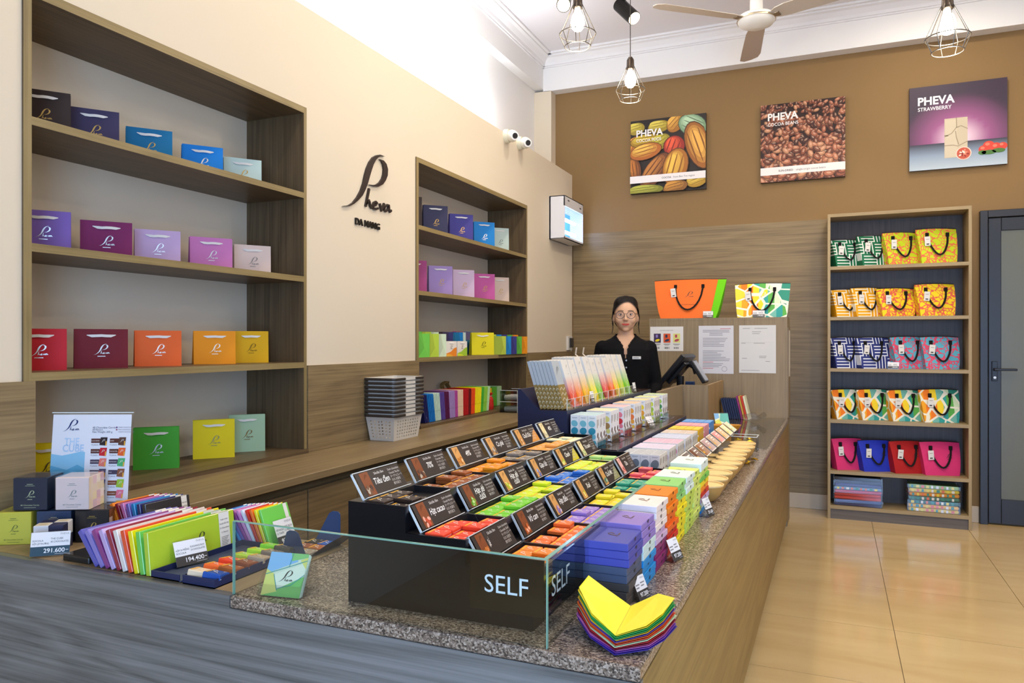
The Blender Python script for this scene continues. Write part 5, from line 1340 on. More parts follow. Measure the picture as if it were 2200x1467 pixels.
# ------------------------------------------------------------------ folded paper trays at the corner
TC = [('indigo', '#3f2f94'), ('purple', '#7a3fa0'), ('pink', '#c86aa8'), ('maroon', '#8c1f34'), ('red', '#c22a28'), ('mint', '#bfe0b0'), ('vermilion', '#dc4a22'), ('orange', '#e8641e'), ('violet', '#54409c'), ('amber', '#eeb418'), ('emerald', '#1f9a52'), ('green', '#3caa4e'), ('gold', '#f0d020'), ('yellow', '#f6e62c')]
for k, (cn, col) in enumerate(TC):
    t = k / (len(TC) - 1); z = ZT + .003 + .0026 * k; j = (k * 7 % 5 - 2) * .0014
    r = thing('folded_paper_tray', '%s folded card tray %s the pile at the counter corner' % (cn, 'on top of' if k == len(TC) - 1 else 'at the bottom of' if k == 0 else 'in'), 'paper tray', (-.352, 1.31, z), R(4 + j * 500), 'folded trays')
    lift = .030 + .030 * t; sp = .004 * (1 - t)
    # fold line runs front to back, wings rise to each side
    pts = [(0, -.052 + j, 0), (0, .088 + j, .004),
           (-.060 - sp, .100, lift * .55), (-.082 - sp, .085, lift * .9), (-.086 - sp, .028, lift * .80), (-.05 - sp, -.02, lift * .35),
           (.048 + sp, .112, lift * .42), (.085 + sp, .070, lift * .58), (.072 + sp, .010, lift * .42), (.05 + sp, -.030, lift * .25)]
    pts = [(x, y, zz) for x, y, zz in pts]
    th = .0009; n = len(pts); v = pts + [(x, y, zz - th) for x, y, zz in pts]
    L1 = [0, 1, 2, 3, 4, 5]; R1 = [1, 0, 9, 8, 7, 6]
    f = [tuple(L1[::-1]), tuple(R1[::-1]), tuple(i + n for i in L1), tuple(i + n for i in R1)]
    for lp in (L1[1:] + [0], R1[1:] + [1]):
        f += [(lp[i], lp[i] + n, lp[i + 1] + n, lp[i + 1]) for i in range(len(lp) - 1)]
    MB().add(v, f, col).build('folded_sheet', 'card', r)
    MB().add([(0, -.052 + j, .0004), (0, .088 + j, .0044), (.0012, .088 + j, .0046), (.0012, -.052 + j, .0006)], [(0, 1, 2, 3)], mixc(col, '#000000', .3)).build('crease', 'card', r)

# ------------------------------------------------------------------ tasting bowls
random.seed(8)
BM = None; FOIL = None; BM2 = []
def bowl(x, y, label, foil=0, s_=1.):
    global BM, FOIL
    r = thing('tasting_bowl', label, 'bowl', (x, y, ZT), R(random.uniform(0, 90)), 'wooden tasting bowls')
    prof = [(.024, 0), (.030, .003), (.048, .022), (.058, .044), (.060, .058), (.0565, .058), (.054, .045), (.044, .024), (.026, .008), (0, .006)]
    if BM is None:
        o = MB().lathe(prof, n=28, col='#c9a468').build('bowl_shell', woodbowl, r, True); BM = o.data; k = MB().lathe([(.0605, .054), (.061, .0585), (.0588, .0600), (.0565, .0585), (.0535, .044), (.0435, .0245), (.0255, .0085), (0, .0066)], n=28, col='#e0c184').build('bowl_lining', 'paint', r, True); BM2.append(k.data)
    else:
        o = bpy.data.objects.new('bowl_shell', BM); COL.objects.link(o); o.parent = r
        o = bpy.data.objects.new('bowl_lining', BM2[0]); COL.objects.link(o); o.parent = r
    r.scale = (s_, s_, s_)
    for k in range(foil):
        a = random.random() * 6.28; q = random.uniform(0, .028)
        FW(x + q * math.cos(a), y + q * math.sin(a), ZT + .022 + .006 * k, 'crumpled gold foil wrapper lying in a wooden tasting bowl')
def FW(x, y, z, label):
    b = MB(); c = random.choice(['#d9b21c', '#e6c82c', '#c99a12']); n = 7
    v = [(0, 0, .003)] + [((.016 + random.uniform(-.006, .008)) * math.cos(2 * math.pi * i / n), (.013 + random.uniform(-.005, .006)) * math.sin(2 * math.pi * i / n), random.uniform(0, .013)) for i in range(n)]
    b.add(v, [(0, 1 + i, 1 + (i + 1) % n) for i in range(n)], c); o = b.build('foil_wrapper', 'foil'); o.location = (x, y, z)
    tag(o, label, 'wrapper', 'gold foil wrappers')
woodbowl = plain('bowl_wood', '#b98d4c', .45, 0, .35, .08, 60)
for k in range(10):
    bowl(-.402 + random.uniform(-.006, .006), 2.61 + k * .1245, 'wooden tasting bowl with gold wrappers in the aisle-edge row' if k in (2, 3, 6, 8, 9) else 'empty pale wooden tasting bowl in the aisle-edge row', {2: 2, 3: 3, 6: 2, 8: 3, 9: 5}.get(k, 0))
for k in range(4): bowl(-.503, 3.02 + k * .128, 'small pale wooden tasting bowl in the inner row beneath the tasting cards', 0, .68)
for x, y in ((-.345, 3.50), (-.352, 3.43), (-.338, 3.58)): FW(x, y, ZT + .001, 'gold foil wrapper lying loose on the granite')
# tasting cards on a slanted clear strip
CC = [('dark brown', '#4a2a18'), ('chocolate brown', '#6a3c20'), ('caramel brown', '#9a6438'), ('mauve beige', '#b89490'), ('sand', '#c9a484'), ('rose', '#e2948e'), ('peach', '#eec08a'), ('pale yellow', '#ece6a8'), ('pale lime', '#dfe8bc')]
for k, (cn, col) in enumerate(CC):
    y = 2.76 + k * .142
    r = thing('tasting_card', '%s tasting card on its clear stand above the bowls' % cn, 'sign', (-.546, y, ZT), R(90), 'tasting cards')
    MB().box(-.058, 0, 0, .058, .003, .098).box(-.058, -.085, .0895, .058, .0, .0925).build('clear_stand', acr, r)
    t = R(52); up = Vector((0, math.sin(t), math.cos(t))); o0 = Vector((-.058, -.088, .094))
    b = MB().face(o0, (1, 0, 0), up); b.rect(0, 0, .116, .066, '#e9e4da', .001).rect(.004, .004, .112, .062, mixc(col, '#ffffff', .12), .0014).rect(.004, .004, .04, .062, col, .0017).rect(.05, .045, .10, .050, '#f6f0e4', .0017).rect(.05, .034, .09, .037, '#f6f0e4', .0017).rect(.012, .016, .034, .024, '#e8b83a', .002)
    b.build('printed_card', 'card', r)
    n = (1, 0, 0); q = MB().face(o0, (1, 0, 0), up)
    q.add([q.p3(0, 0, 0), q.p3(.116, 0, 0), q.p3(.116, .068, 0), q.p3(0, .068, 0), q.p3(0, 0, -.003), q.p3(.116, 0, -.003), q.p3(.116, .068, -.003), q.p3(0, .068, -.003)], [(0, 1, 2, 3), (7, 6, 5, 4), (0, 4, 5, 1), (1, 5, 6, 2), (2, 6, 7, 3), (3, 7, 4, 0)], '#fff').build('slanted_plate', acr, r)
r = thing('clear_waste_box', 'clear open box of gold foil wrappers beyond the bowls', 'box', (-.41, 3.91, ZT))
x0, x1, y0, y1, z0, z1 = -.475, -.352, 3.862, 3.968, ZT + .0004, ZT + .07
MB(r).box(x0, y0, z0, x1, y1, z0 + .003).box(x0, y0, z0, x1, y0 + .003, z1).box(x0, y1 - .003, z0, x1, y1, z1).box(x0, y0, z0, x0 + .003, y1, z1).box(x1 - .003, y0, z0, x1, y1, z1).build('box_shell', acr, r)
MB(r).box(x0 - .002, y0 - .002, z1, x1 + .002, y0 + .003, z1 + .003).box(x0 - .002, y1 - .003, z1, x1 + .002, y1 + .002, z1 + .003).box(x0 - .002, y0, z1, x0 + .003, y1, z1 + .003).box(x1 - .003, y0, z1, x1 + .002, y1, z1 + .003).build('rim', aedge, r)
for k in range(8): FW(-.445 + random.random() * .06, 3.885 + random.random() * .06, ZT + .012 + k * .006, 'gold foil wrapper in the clear open box')
# boat-shaped tray, leaflets, thin boxes at the far end
r = thing('wooden_boat_tray', 'orange boat-shaped wooden tray behind the tasting cards', 'tray', (-.615, 4.56, ZT + .0064), R(18))
MB().lathe([(.6, 0), (.8, .012), (1.0, .045), (.95, .045), (.72, .014), (0, .010)], n=30, col='#d08a22', sx=.115, sy=.05).build('tray_shell', wood('X', ('#b8741a', '#cf8c26', '#e0a63a'), 'boat_wood', .3), r, True)
r = thing('leaflet_holder', 'clear holder of patterned leaflets near the thin book-like boxes', 'leaflet holder', (-.63, 4.78, ZT + .0064), R(28), rx=0)
MB().box(-.05, 0, 0, .05, .07, .003).box(-.05, .066, .003, .05, .069, .09).box(-.05, 0, .003, .05, .003, .03).build('holder', acr, r)
b = MB().face((-.045, .018, .006), (1, 0, 0), Vector((0, .45, .89))); b.rect(0, 0, .09, .09, '#dfe8c8', 0).poly([(0, 0), (.05, 0), (.03, .05), (0, .04)], '#e2dc5a', .0006).poly([(.03, .04), (.09, .02), (.09, .09), (.04, .09)], '#63b7a8', .0006).poly([(0, .05), (.03, .06), (.03, .09), (0, .09)], '#7fb2dc', .0006); b.build('leaflet', 'card', r)
KB = [('navy', '#1f2a4c', 7), ('magenta', '#8d2c6c', 1), ('gold', '#c29a3a', 1), ('red', '#cc3a24', 1), ('cream', '#dedcb8', 1)]
i = 0
for cn, col, n in KB:
    for k in range(n):
        o = thing('book_like_box', 'thin %s book-like box leaning by the cashier partition' % cn, 'box', (-.535 - (10 - i) * .0152, 5.36, ZT + .0085), R(90), 'thin boxes by the cashier', rx=R(-13))
        MB().box(0, 0, 0, .11, .0125, .145 + (.018 if i > 6 else 0), col, .001).build('cover', 'card', o)
        MB().box(.003, -.0003, .01, .107, .0, .014, mixc(col, '#ffffff', .3)).build('spine_line', 'card', o); i += 1
r = thing('plastic_bag', 'crumpled clear plastic bag beside the thin boxes', 'plastic bag', (-.52, 5.22, ZT + .0064))
b = MB().ball((0, 0, .03), (.06, .035, .03), 14)
b.v = [(x + .010 * math.sin(60 * y + 9), y + .008 * math.sin(55 * z), max(z + .006 * math.sin(70 * x), 0)) for x, y, z in b.v]
b.cyl((.05, 0, .03), (.095, -.03, .055), .012, .020, 9).build('crumpled_film', clear('milky_film', (.86, .86, .85), 1.4, .2, .12), r)

# ================================================================== cashier
YCF = 5.58
r = thing('cashier_screen_cabinet', 'tall pale walnut cabinet screening the cashier desk', 'cabinet', (-.8, 5.7, 0))
MB(r).box(-1.283, YCF, 0, -.305, 5.86, 1.455).build('body', woodV, r)
MB(r).box(-1.283, YCF - .001, 1.455, -.305, 5.861, 1.4725).build('top_board', woodV, r)
MB(r).box(-.305, 5.60, .76, -.299, 5.84, 1.40).build('side_infill', woodV, r)
tag(MB().box(-.2988, 5.66, 1.05, -.297, 5.80, 1.38, '#c9c0b0').build('wall_notice', 'paper'), 'plain pale notice stuck on the side of the cashier cabinet', 'notice')
r = thing('cashier_desk', 'low angular walnut partition round the cashier desk', 'desk', (-.9, 4.9, 0))
MB(r).box(-.918, 4.165, 0, -.900, 4.886, 1.02).build('side_partition', woodV, r)
MB(r).box(-.900, 4.868, ZT, -.7405, 4.886, 1.02).build('front_partition', woodV, r)
MB(r).box(-.758, 4.886, ZT, -.7405, YCF - .001, 1.02).build('return_partition', wood('Z', ('#8a6d42', '#9b7d50', '#a98b5e')), r)
MB(r).box(-1.06, 4.90, .84, -.760, YCF - .002, .865).build('desk_top', woodV, r)
MB(r).box(-1.06, 4.90, 0, -1.04, YCF - .002, .84).build('desk_side', woodV, r)
# notices
def notice(label, x0, z0, x1, z1):
    q = thing('wall_notice', label, 'notice', ((x0 + x1) / 2, YCF - .001, z0))
    return q, MB(q).face((x0, YCF - .0015, z0)), x1 - x0, z1 - z0
q, b, W, H = notice('white price leaflet with three small pictures on the cashier cabinet', -1.276, 1.229, -1.029, 1.411)
b.rect(0, 0, W, H, '#dcd8d2', 0).text('QUÀ TẶNG KHÁCH HÀNG', W / 2, H * .83, .008, '#5a5550', .0006, 'C')
for k, (c, c2) in enumerate((('#3c2a4c', '#e2c81e'), ('#d2562a', '#26304e'), ('#d6d47a', '#b0425a'))):
    x = .028 + k * .072; b.rect(x, .062, x + .052, .130, c, .0006).oval(x + .027, .080, .018, .009, c2, .001, .3).rect(x + .014, .10, x + .03, .122, c2 if k else '#8a7ab0', .001)
    b.rect(x, .050, x + .05, .0535, '#4a4640', .0006).rect(x + .008, .042, x + .042, .045, '#8a857e', .0006)
    for j in range(9): b.rect(x + .005 + j * .0045, .016, x + .005 + j * .0045 + random.choice((.001, .002, .003)), .030, '#55504c', .0006)
b.build('sheet', 'paper', q)
q, b, W, H = notice('laminated printed notice with red stamp lines and a round seal', -.917, 1.066, -.669, 1.415)
b.rect(0, 0, W, H, '#d2d0d2', 0); random.seed(2)
for k in range(26):
    if k in (5, 12, 13): continue
    y = H * .93 - k * H * .033; c = '#c05a60' if k in (0, 21, 25) else '#8a8890'; ww = W * random.uniform(.35, .78) if k not in (0, 21, 25) else W * .3
    x = (W - ww) / 2 if k < 5 else W * .12
    if k == 0: x = W * .62
    b.rect(x, y, x + ww, y + .0035, c, .0006)
b.stroke([(W * .74 + .018 * math.cos(t), H * .10 + .018 * math.sin(t)) for t in [i * .3927 for i in range(17)]], .0018, '#6a6468', .0008)
b.build('sheet', 'gloss', q)
q, b, W, H = notice('laminated mostly blank notice at the cabinet edge', -.631, 1.075, -.380, 1.416)
b.rect(0, 0, W, H, '#d2d0cc', 0)
for x, y, ww in ((.1, .93, .2), (.42, .93, .35), (.35, .86, .25), (.36, .82, .2), (.06, .62, .12), (.4, .62, .3), (.55, .35, .2), (.55, .32, .18), (.08, .30, .14), (.72, .24, .12), (.06, .05, .5)): b.rect(x * W, y * H, (x + ww) * W, y * H + .003, '#8c8a86', .0006)
b.rect(.05 * W, .642 * H, .95 * W, .6435 * H, '#b0aeaa', .0006)
b.build('sheet', 'gloss', q)

# till monitor and customer display
r = thing('till_monitor', 'black till touch screen tilted toward the shop assistant', 'monitor', (-.99, 5.10, .865), R(-4))
b = MB(); t = R(40)
b.M = Matrix.Translation((0, 0, .23)) @ Matrix.Rotation(t, 4, 'Y')
b.box(-.022, -.15, -.145, .012, .15, .145, '#17161a', .006).build('screen_body', 'plastic', r)
b = MB(); b.M = Matrix.Translation((0, 0, .23)) @ Matrix.Rotation(t, 4, 'Y')
b.box(-.0235, -.135, -.13, -.022, .135, .13, '#232833').build('screen_glass', 'gloss', r)
b = MB(); b.M = Matrix.Translation((0, 0, .23)) @ Matrix.Rotation(t, 4, 'Y')
b.box(.012, -.08, -.08, .035, .08, .10, '#1c1b1e', .004).build('rear_housing', 'plastic', r)
MB().box(-.06, -.09, 0, .10, .09, .022, '#1a1a1c', .005).cyl((.03, 0, .022), (.03, 0, .20), .022, .026, 12, '#19191b').build('stand', 'plastic', r)
MB().tube([(.05, .02, .25), (.09, .0, .275), (.125, -.02, .26), (.14, -.03, .22)], .012, 8, '#17171a').build('display_arm', 'plastic', r, True)
b = MB(); b.M = Matrix.Translation((.165, -.035, .235)) @ Matrix.Rotation(R(-32), 4, 'Y')
b.box(-.013, -.055, -.085, .013, .055, .085, '#191a1e', .005).build('customer_display', 'plastic', r)
b = MB(); b.M = Matrix.Translation((.165, -.035, .235)) @ Matrix.Rotation(R(-32), 4, 'Y')
b.box(.013, -.048, -.075, .0145, .048, .075, '#9498a0').build('display_glass', 'gloss', r)
tag(MB().box(-.965, 5.30, .866, -.90, 5.33, 1.02, '#2a3f66', .004).build('folder', 'card'), 'blue folder standing behind the till screen', 'folder')
r = thing('power_cable', 'thin black cable hanging down the cashier partition', 'cable', (-.894, 4.20, ZT))
MB(r).tube([(-.893, 4.18, .96), (-.893, 4.22, .90), (-.892, 4.30, .84), (-.888, 4.40, .79), (-.87, 4.48, .765)], .003, 6, '#1c1b1d').build('cable', 'plastic', r, True)
tag(MB().box(-.73, 4.30, ZT + .0066, -.58, 4.345, ZT + .03, '#232f52', .008).build('stapler_tray', 'plastic'), 'low navy pen tray on the glass sheet', 'tray')

# ------------------------------------------------------------------ cooler bags
def tote(label, loc, rz, Wt, Wb, H, D, mat, group, side=None, strap=True, tagged=True, lean=4., printed=None, sx=.24, vcol='#ffffff', sidemat=None, drop=.55):
    r = thing('cooler_bag', label, 'cooler bag', loc, R(rz), group)
    w, v = Wt / 2, Wb / 2; ly = math.tan(R(lean)) * H
    n = 6; front = []; back = []
    P = []
    for j in range(n + 1):
        t = j / n; ww = v + (w - v) * (t ** .75); dd = D * (1 - t) ** .8 + .006; yb = D / 2 + (ly) * t
        bul = .010 * math.sin(math.pi * t)
        zz = H * t
        P.append((ww, yb - dd / 2 - bul, yb + dd / 2 + bul, zz))
    V = []; F = []; m = 5
    for ww, y0, y1, zz in P:
        for i in range(m): V.append((-ww + 2 * ww * i / (m - 1), y0 - .004 * math.sin(math.pi * i / (m - 1)), zz + (.006 * math.sin(math.pi * i / (m - 1)) if zz > H * .99 else 0)))
        for i in range(m): V.append((ww - 2 * ww * i / (m - 1), y1, zz + (.006 * math.sin(math.pi * i / (m - 1)) if zz > H * .99 else 0)))
    k = 2 * m
    for j in range(n):
        for i in range(k): F.append((j * k + i, j * k + (i + 1) % k, (j + 1) * k + (i + 1) % k, (j + 1) * k + i))
    F.append(tuple(range(k - 1, -1, -1))); F.append(tuple(range(n * k, n * k + k)))
    MB().add(V, F, vcol).build('bag_body', mat, r, True)
    if sidemat:
        q = MB()
        for j in range(n):
            a, c = P[j], P[j + 1]
            q.add([(a[0] * .78, a[1] - .0058, a[3]), (a[0] + .0015, a[1] - .0015, a[3]), (c[0] + .0015, c[1] - .0015, c[3]), (c[0] * .78, c[1] - .0058, c[3])], [(0, 1, 2, 3)], sidemat)
            q.add([(a[0] + .0015, a[1] - .0015, a[3]), (a[0] + .0015, a[2], a[3]), (c[0] + .0015, c[2], c[3]), (c[0] + .0015, c[1] - .0015, c[3])], [(0, 1, 2, 3)], sidemat)
        q.build('side_panel', 'fabric', r)
    q = MB().tube([(-w + 2 * w * i / 8, P[-1][1] + .003, H + .006 * math.sin(math.pi * i / 8) + .002) for i in range(9)], .0035, 6, '#2a2624'); q.build('zip', 'plastic', r)
    if strap:
        xa = sx * Wt; za = H * .80; path = []
        yf = lambda z_: P[0][1] + (P[-1][1] - P[0][1]) * (z_ / H) - .016
        for i in range(13):
            a = math.pi * i / 12; x = -xa * math.cos(a); z_ = za - drop * H * math.sin(a) ** .8
            path.append((x + .01 * math.sin(a * 2), yf(z_) - .003 - .010 * math.sin(a), z_))
        MB().tube([(-xa, yf(za * 1.06) + .004, za * 1.06)] + path + [(xa, yf(za * 1.06) + .004, za * 1.06)], .0022, 6, '#1d1a19', flat=.0075, up=(0, 1, 0)).build('strap', 'fabric', r, True)
        for sg in (-1, 1): MB().box(sg * xa - .011, yf(za) - .004, za - .006, sg * xa + .011, yf(za) + .008, za + .024, '#1d1a19', .002).build('strap_anchor', 'fabric', r)
        if tagged:
            q = MB(); x = -xa - .006; z_ = za - .072
            q.M = Matrix.Translation((x, yf(z_) - .010, z_)) @ Matrix.Rotation(R(random.uniform(-8, 8)), 4, 'Y')
            q.box(-.019, 0, 0, .019, .0015, .066, '#e4e0d8', .0006).face((-.019, 0, 0)).rect(.008, .045, .030, .048, '#8a857e', .0005).rect(.010, .008, .028, .016, '#3a3634', .0005).build('hang_tag', 'card', r)
    if printed: printed(r, P, H)
    return r
def logo_print(colr, size, x=0., zf=.62, extra=None):
    def f(r, P, H):
        z_ = H * zf; t = zf; y = P[0][1] + (P[-1][1] - P[0][1]) * t
        b = MB().face((x, y - .020, z_), (1, 0, 0), (0, P[-1][1] - P[0][1], H)); b.logo(0, 0, size, colr, 0, True, colr)
        if extra: b.text(extra, 0, -H * .30, size * .16, colr, 0, 'C')
        b.build('logo', 'card', r)
    return f
orange = plain('orange_cloth', '#ea6a1c', .6, 0, .3, .15, 300)
mosaic = pattern('mosaic_cloth', 'mosaic', ['#ece6d0', '#e8d23a', '#f0a21e', '#ee7a1c', '#f2d02a', '#6fb0a0', '#2f9a92', '#5aa84a', '#cfe0b8', '#2f8a74'], 10)
tote('large orange cooler bag with green side on the cashier cabinet', (-1.005, 5.62, 1.4727), 2, .535, .40, .292, .17, orange, None, lean=8, printed=logo_print('#2a1c14', .055, 0, .62, 'CHOCOLATE COOLER BAG'), sx=.19, sidemat='#6cc41e', drop=.58)
tote('leaf-patterned cooler bag beside the orange one on the cabinet', (-.480, 5.63, 1.4727), 2, .385, .335, .245, .15, mosaic, None, lean=7, printed=logo_print('#f2efe4', .045, .0, .68), sx=.22, drop=.6)
price_card('price card leaning on the orange cooler bag', (-.855, 5.612, 1.4727), 0, .075, .05, 6, None, '198.000', '#6a645e', .0)
price_card('price card leaning on the leaf-patterned cooler bag', (-.500, 5.612, 1.4727), 0, .085, .05, 6, None, '178.000', '#6a645e', .0)

# ------------------------------------------------------------------ open bookcase with cooler bags
BY0, BY1 = 5.96, 6.236
r = thing('bookcase', 'tall open walnut bookcase of cooler bags against the back wall', 'bookcase', (.41, 6.1, 0))
edgew = wood('Z', ('#8d7752', '#a08a62', '#ac966e'))
edgex = wood('X', ('#8d7752', '#a08a62', '#ac966e'))
dkw = wood('Z', ('#463b33', '#54483f', '#62564b'))
MB(r).box(-.047, BY0, 0, -.028, BY1, 2.235).build('side_panel', edgew, r); MB(r).box(.847, BY0, 0, .866, BY1, 2.235).build('side_panel', edgew, r)
MB(r).box(-.028, BY0, 2.212, .847, BY1, 2.235).build('top_panel', edgex, r); MB(r).box(-.028, BY1 - .012, .098, .847, BY1 - .001, 2.212).build('back_panel', dkw, r)
SH = [1.850, 1.480, 1.103, .727, .354, .098]
for z in SH: MB(r).box(-.028, BY0, z - .024, .847, BY1 - .012, z).build('shelf_board', edgex, r)
MB(r).box(-.028, BY0 + .012, 0, .847, BY0 + .028, .074).build('plinth', wood('X', ('#5b5148', '#685e54', '#736a60')), r)
green_w = pattern('green_weave', 'weave', ['#0f6a44', '#e2e6dc'], 14); yell_w = pattern('yellow_weave', 'weave', ['#e6a414', '#f2ead2'], 14); blue_w = pattern('blue_weave', 'weave', ['#2a3576', '#dfe2e8'], 14)
lime_v = pattern('lime_veins', 'veins', ['#c3d41c', '#e2704a'], 26); yel_v = pattern('yellow_veins', 'veins', ['#f0d11c', '#e0604a'], 26); blu_v = pattern('blue_veins', 'veins', ['#58a9bc', '#d84a66'], 24)
pink = plain('pink_cloth', '#d8346e', .65, 0, .25, .2, 300); royal = plain('royal_cloth', '#2638b4', .65, 0, .25, .2, 300); redc = plain('red_cloth', '#b01c1c', .65, 0, .25, .2, 300)
ROWS = [(0, [('green and white woven-stripe', green_w, .095, 10, .225, .20), ('green and white woven-stripe, half covered,', green_w, .275, 10, .235, .22), ('lime and coral veined', lime_v, .455, 12, .255, .235), ('lime and coral veined, outermost,', lime_v, .675, 14, .27, .25)]),
        (1, [('yellow and white woven-stripe', yell_w, .092, 12, .215, .20), ('yellow and white woven-stripe, half covered,', yell_w, .235, 12, .235, .21), ('yellow and coral veined, tilted,', yel_v, .420, 8, .265, .20), ('yellow and coral veined', yel_v, .665, 12, .265, .225)]),
        (2, [('navy and white woven-stripe', blue_w, .092, 6, .22, .22), ('navy and white woven-stripe, half covered,', blue_w, .270, 8, .24, .22), ('turquoise and pink veined', blu_v, .500, 8, .245, .225), ('turquoise and pink veined, outermost,', blu_v, .695, 8, .255, .225)]),
        (3, [('leaf-mosaic, leftmost inside,', mosaic, .100, 14, .23, .21), ('leaf-mosaic, second,', mosaic, .275, 20, .235, .215), ('leaf-mosaic, third,', mosaic, .475, 18, .235, .215), ('leaf-mosaic, uncovered,', mosaic, .690, 14, .265, .225)]),
        (4, [('pink, partly covered,', pink, .100, 16, .225, .22), ('royal blue', royal, .285, 18, .24, .215), ('red', redc, .490, 18, .24, .22), ('pink, uncovered,', pink, .695, 16, .265, .225)])]
shn = ['top', 'second', 'third', 'fourth', 'fifth']
random.seed(6)
for si, row in ROWS:
    for k, (nm, mt, x, rz, W, H) in enumerate(row):
        pl = logo_print('#2a2322', .035, .045, .6) if si == 4 else None
        tote('%s cooler bag on the %s shelf of the bookcase' % (nm, shn[si]), (x + .005, 6.04, SH[si] + .0005), (25, 24, 22, 15)[k], W, W * .84, H, .082, mt, 'cooler bags in the bookcase', lean=6, sx=.25, printed=pl)
price_card('white price card at the front of the third bookcase shelf', (.385, 5.966, SH[2] + .0003), 0, .075, .048, 5, None, '148.000', '#55504a', .0)
PK = [(.155, ['#2c3060', '#3a3a78', '#d03a2a', '#c42e22', '#c43a5a', '#7a9fc0', '#3a3f80', '#26284a', '#1c1d2a'], 'left'), (.640, ['#e0c02a', '#e8b02a', '#2f6a5e', '#3a7a6a', '#e0902a', '#d8c23a', '#8ab03a'], 'right')]
for x, cols, sd_ in PK:
    z = SH[5] + .0008
    for k, c in enumerate(cols):
        h = .0235 if sd_ == 'left' else .0275
        cn = {'#2c3060': 'navy', '#3a3a78': 'indigo', '#d03a2a': 'red', '#c42e22': 'dark red', '#c43a5a': 'crimson pink', '#7a9fc0': 'light blue patterned', '#3a3f80': 'blue', '#26284a': 'dark navy', '#1c1d2a': 'black', '#e0c02a': 'yellow', '#e8b02a': 'amber', '#2f6a5e': 'dark green', '#3a7a6a': 'green', '#e0902a': 'orange patterned', '#d8c23a': 'pale yellow', '#8ab03a': 'lime'}[c]
        q = thing('folded_cooler_bag', '%s cooler bag folded in plastic, bookcase bottom shelf' % cn, 'cooler bag', (x, 6.06, z), R(random.uniform(-3, 3)), 'folded bags in plastic')
        b = MB().box(-.155, -.075, 0, .155, .10, h - .003, c, .007)
        b.face((0, -.075, 0)); random.seed(k * 3 + int(x * 100))
        if sd_ == 'right' or k == 5:
            for j in range(9): b.rect(-.14 + j * .031, .003, -.128 + j * .031 + random.random() * .008, h - .006, random.choice(['#e8e4d8', '#e0704a', '#e2cf3a', '#2f8a7a']), .0005)
        b.build('folded_bag', 'fabric', q)
        MB().box(-.163, -.080, .0, .163, .102, h - .001).build('plastic_sleeve', clear('pack_film', (.95, .95, .95), 1.4, .12, .05), q)
        z += h
# ================================================================== the shop assistant
def volume(parts, voxel, col, name, mat, parent, cut=None, smooth=6, factor=.5):
    """union of overlapping solids turned into one continuous skin"""
    bm = bmesh.new()
    for p in parts:
        if p[0] == 'e':
            _, c, r_ = p
            M = Matrix.Translation(c) @ Matrix.Diagonal((*r_, 1)); bmesh.ops.create_icosphere(bm, subdivisions=4, radius=1, matrix=M)
        elif p[0] == 'l':
            _, a, ra, b_, rb = p; a, b_ = Vector(a), Vector(b_); n = 9
            bmesh.ops.create_icosphere(bm, subdivisions=3, radius=ra, matrix=Matrix.Translation(a)); bmesh.ops.create_icosphere(bm, subdivisions=3, radius=rb, matrix=Matrix.Translation(b_))
            d = (b_ - a); Q = d.to_track_quat('Z', 'Y').to_matrix().to_4x4()
            bmesh.ops.create_cone(bm, cap_ends=True, segments=20, radius1=ra, radius2=rb, depth=d.length, matrix=Matrix.Translation((a + b_) / 2) @ Q)
        elif p[0] == 'loft':
            rings = p[1]; n = 28; vs_ = []
            for z, rx, ry, cy in rings:
                vs_.append([bm.verts.new((rx * math.cos(2 * math.pi * i / n), cy + ry * math.sin(2 * math.pi * i / n), z)) for i in range(n)])
            for A, B in zip(vs_, vs_[1:]):
                for i in range(n): bm.faces.new((A[i], A[(i + 1) % n], B[(i + 1) % n], B[i]))
            bm.faces.new(vs_[0][::-1]); bm.faces.new(vs_[-1])
    bmesh.ops.recalc_face_normals(bm, faces=bm.faces)
    me = bpy.data.meshes.new('v'); bm.to_mesh(me); bm.free()
    o = bpy.data.objects.new('v', me); COL.objects.link(o)
    m = o.modifiers.new('r', 'REMESH'); m.mode = 'VOXEL'; m.voxel_size = voxel
    s = o.modifiers.new('s', 'SMOOTH'); s.iterations = smooth; s.factor = factor
    dg = bpy.context.evaluated_depsgraph_get(); dg.update()
    res = bpy.data.meshes.new_from_object(o.evaluated_get(dg)); bpy.data.objects.remove(o)
    if cut:
        bm = bmesh.new(); bm.from_mesh(res)
        bmesh.ops.delete(bm, geom=[f for f in bm.faces if cut(f.calc_center_median())], context='FACES'); bm.to_mesh(res); bm.free()
    res.name = name
    ca = res.color_attributes.new('Col', 'FLOAT_COLOR', 'CORNER'); c = lin(col)
    ca.data.foreach_set('color', [*c, 1.] * len(res.loops))
    res.polygons.foreach_set('use_smooth', [True] * len(res.polygons))
    res.materials.clear(); res.materials.append(vc(mat))
    k = bpy.data.objects.new(name, res); COL.objects.link(k); k.parent = parent
    return k


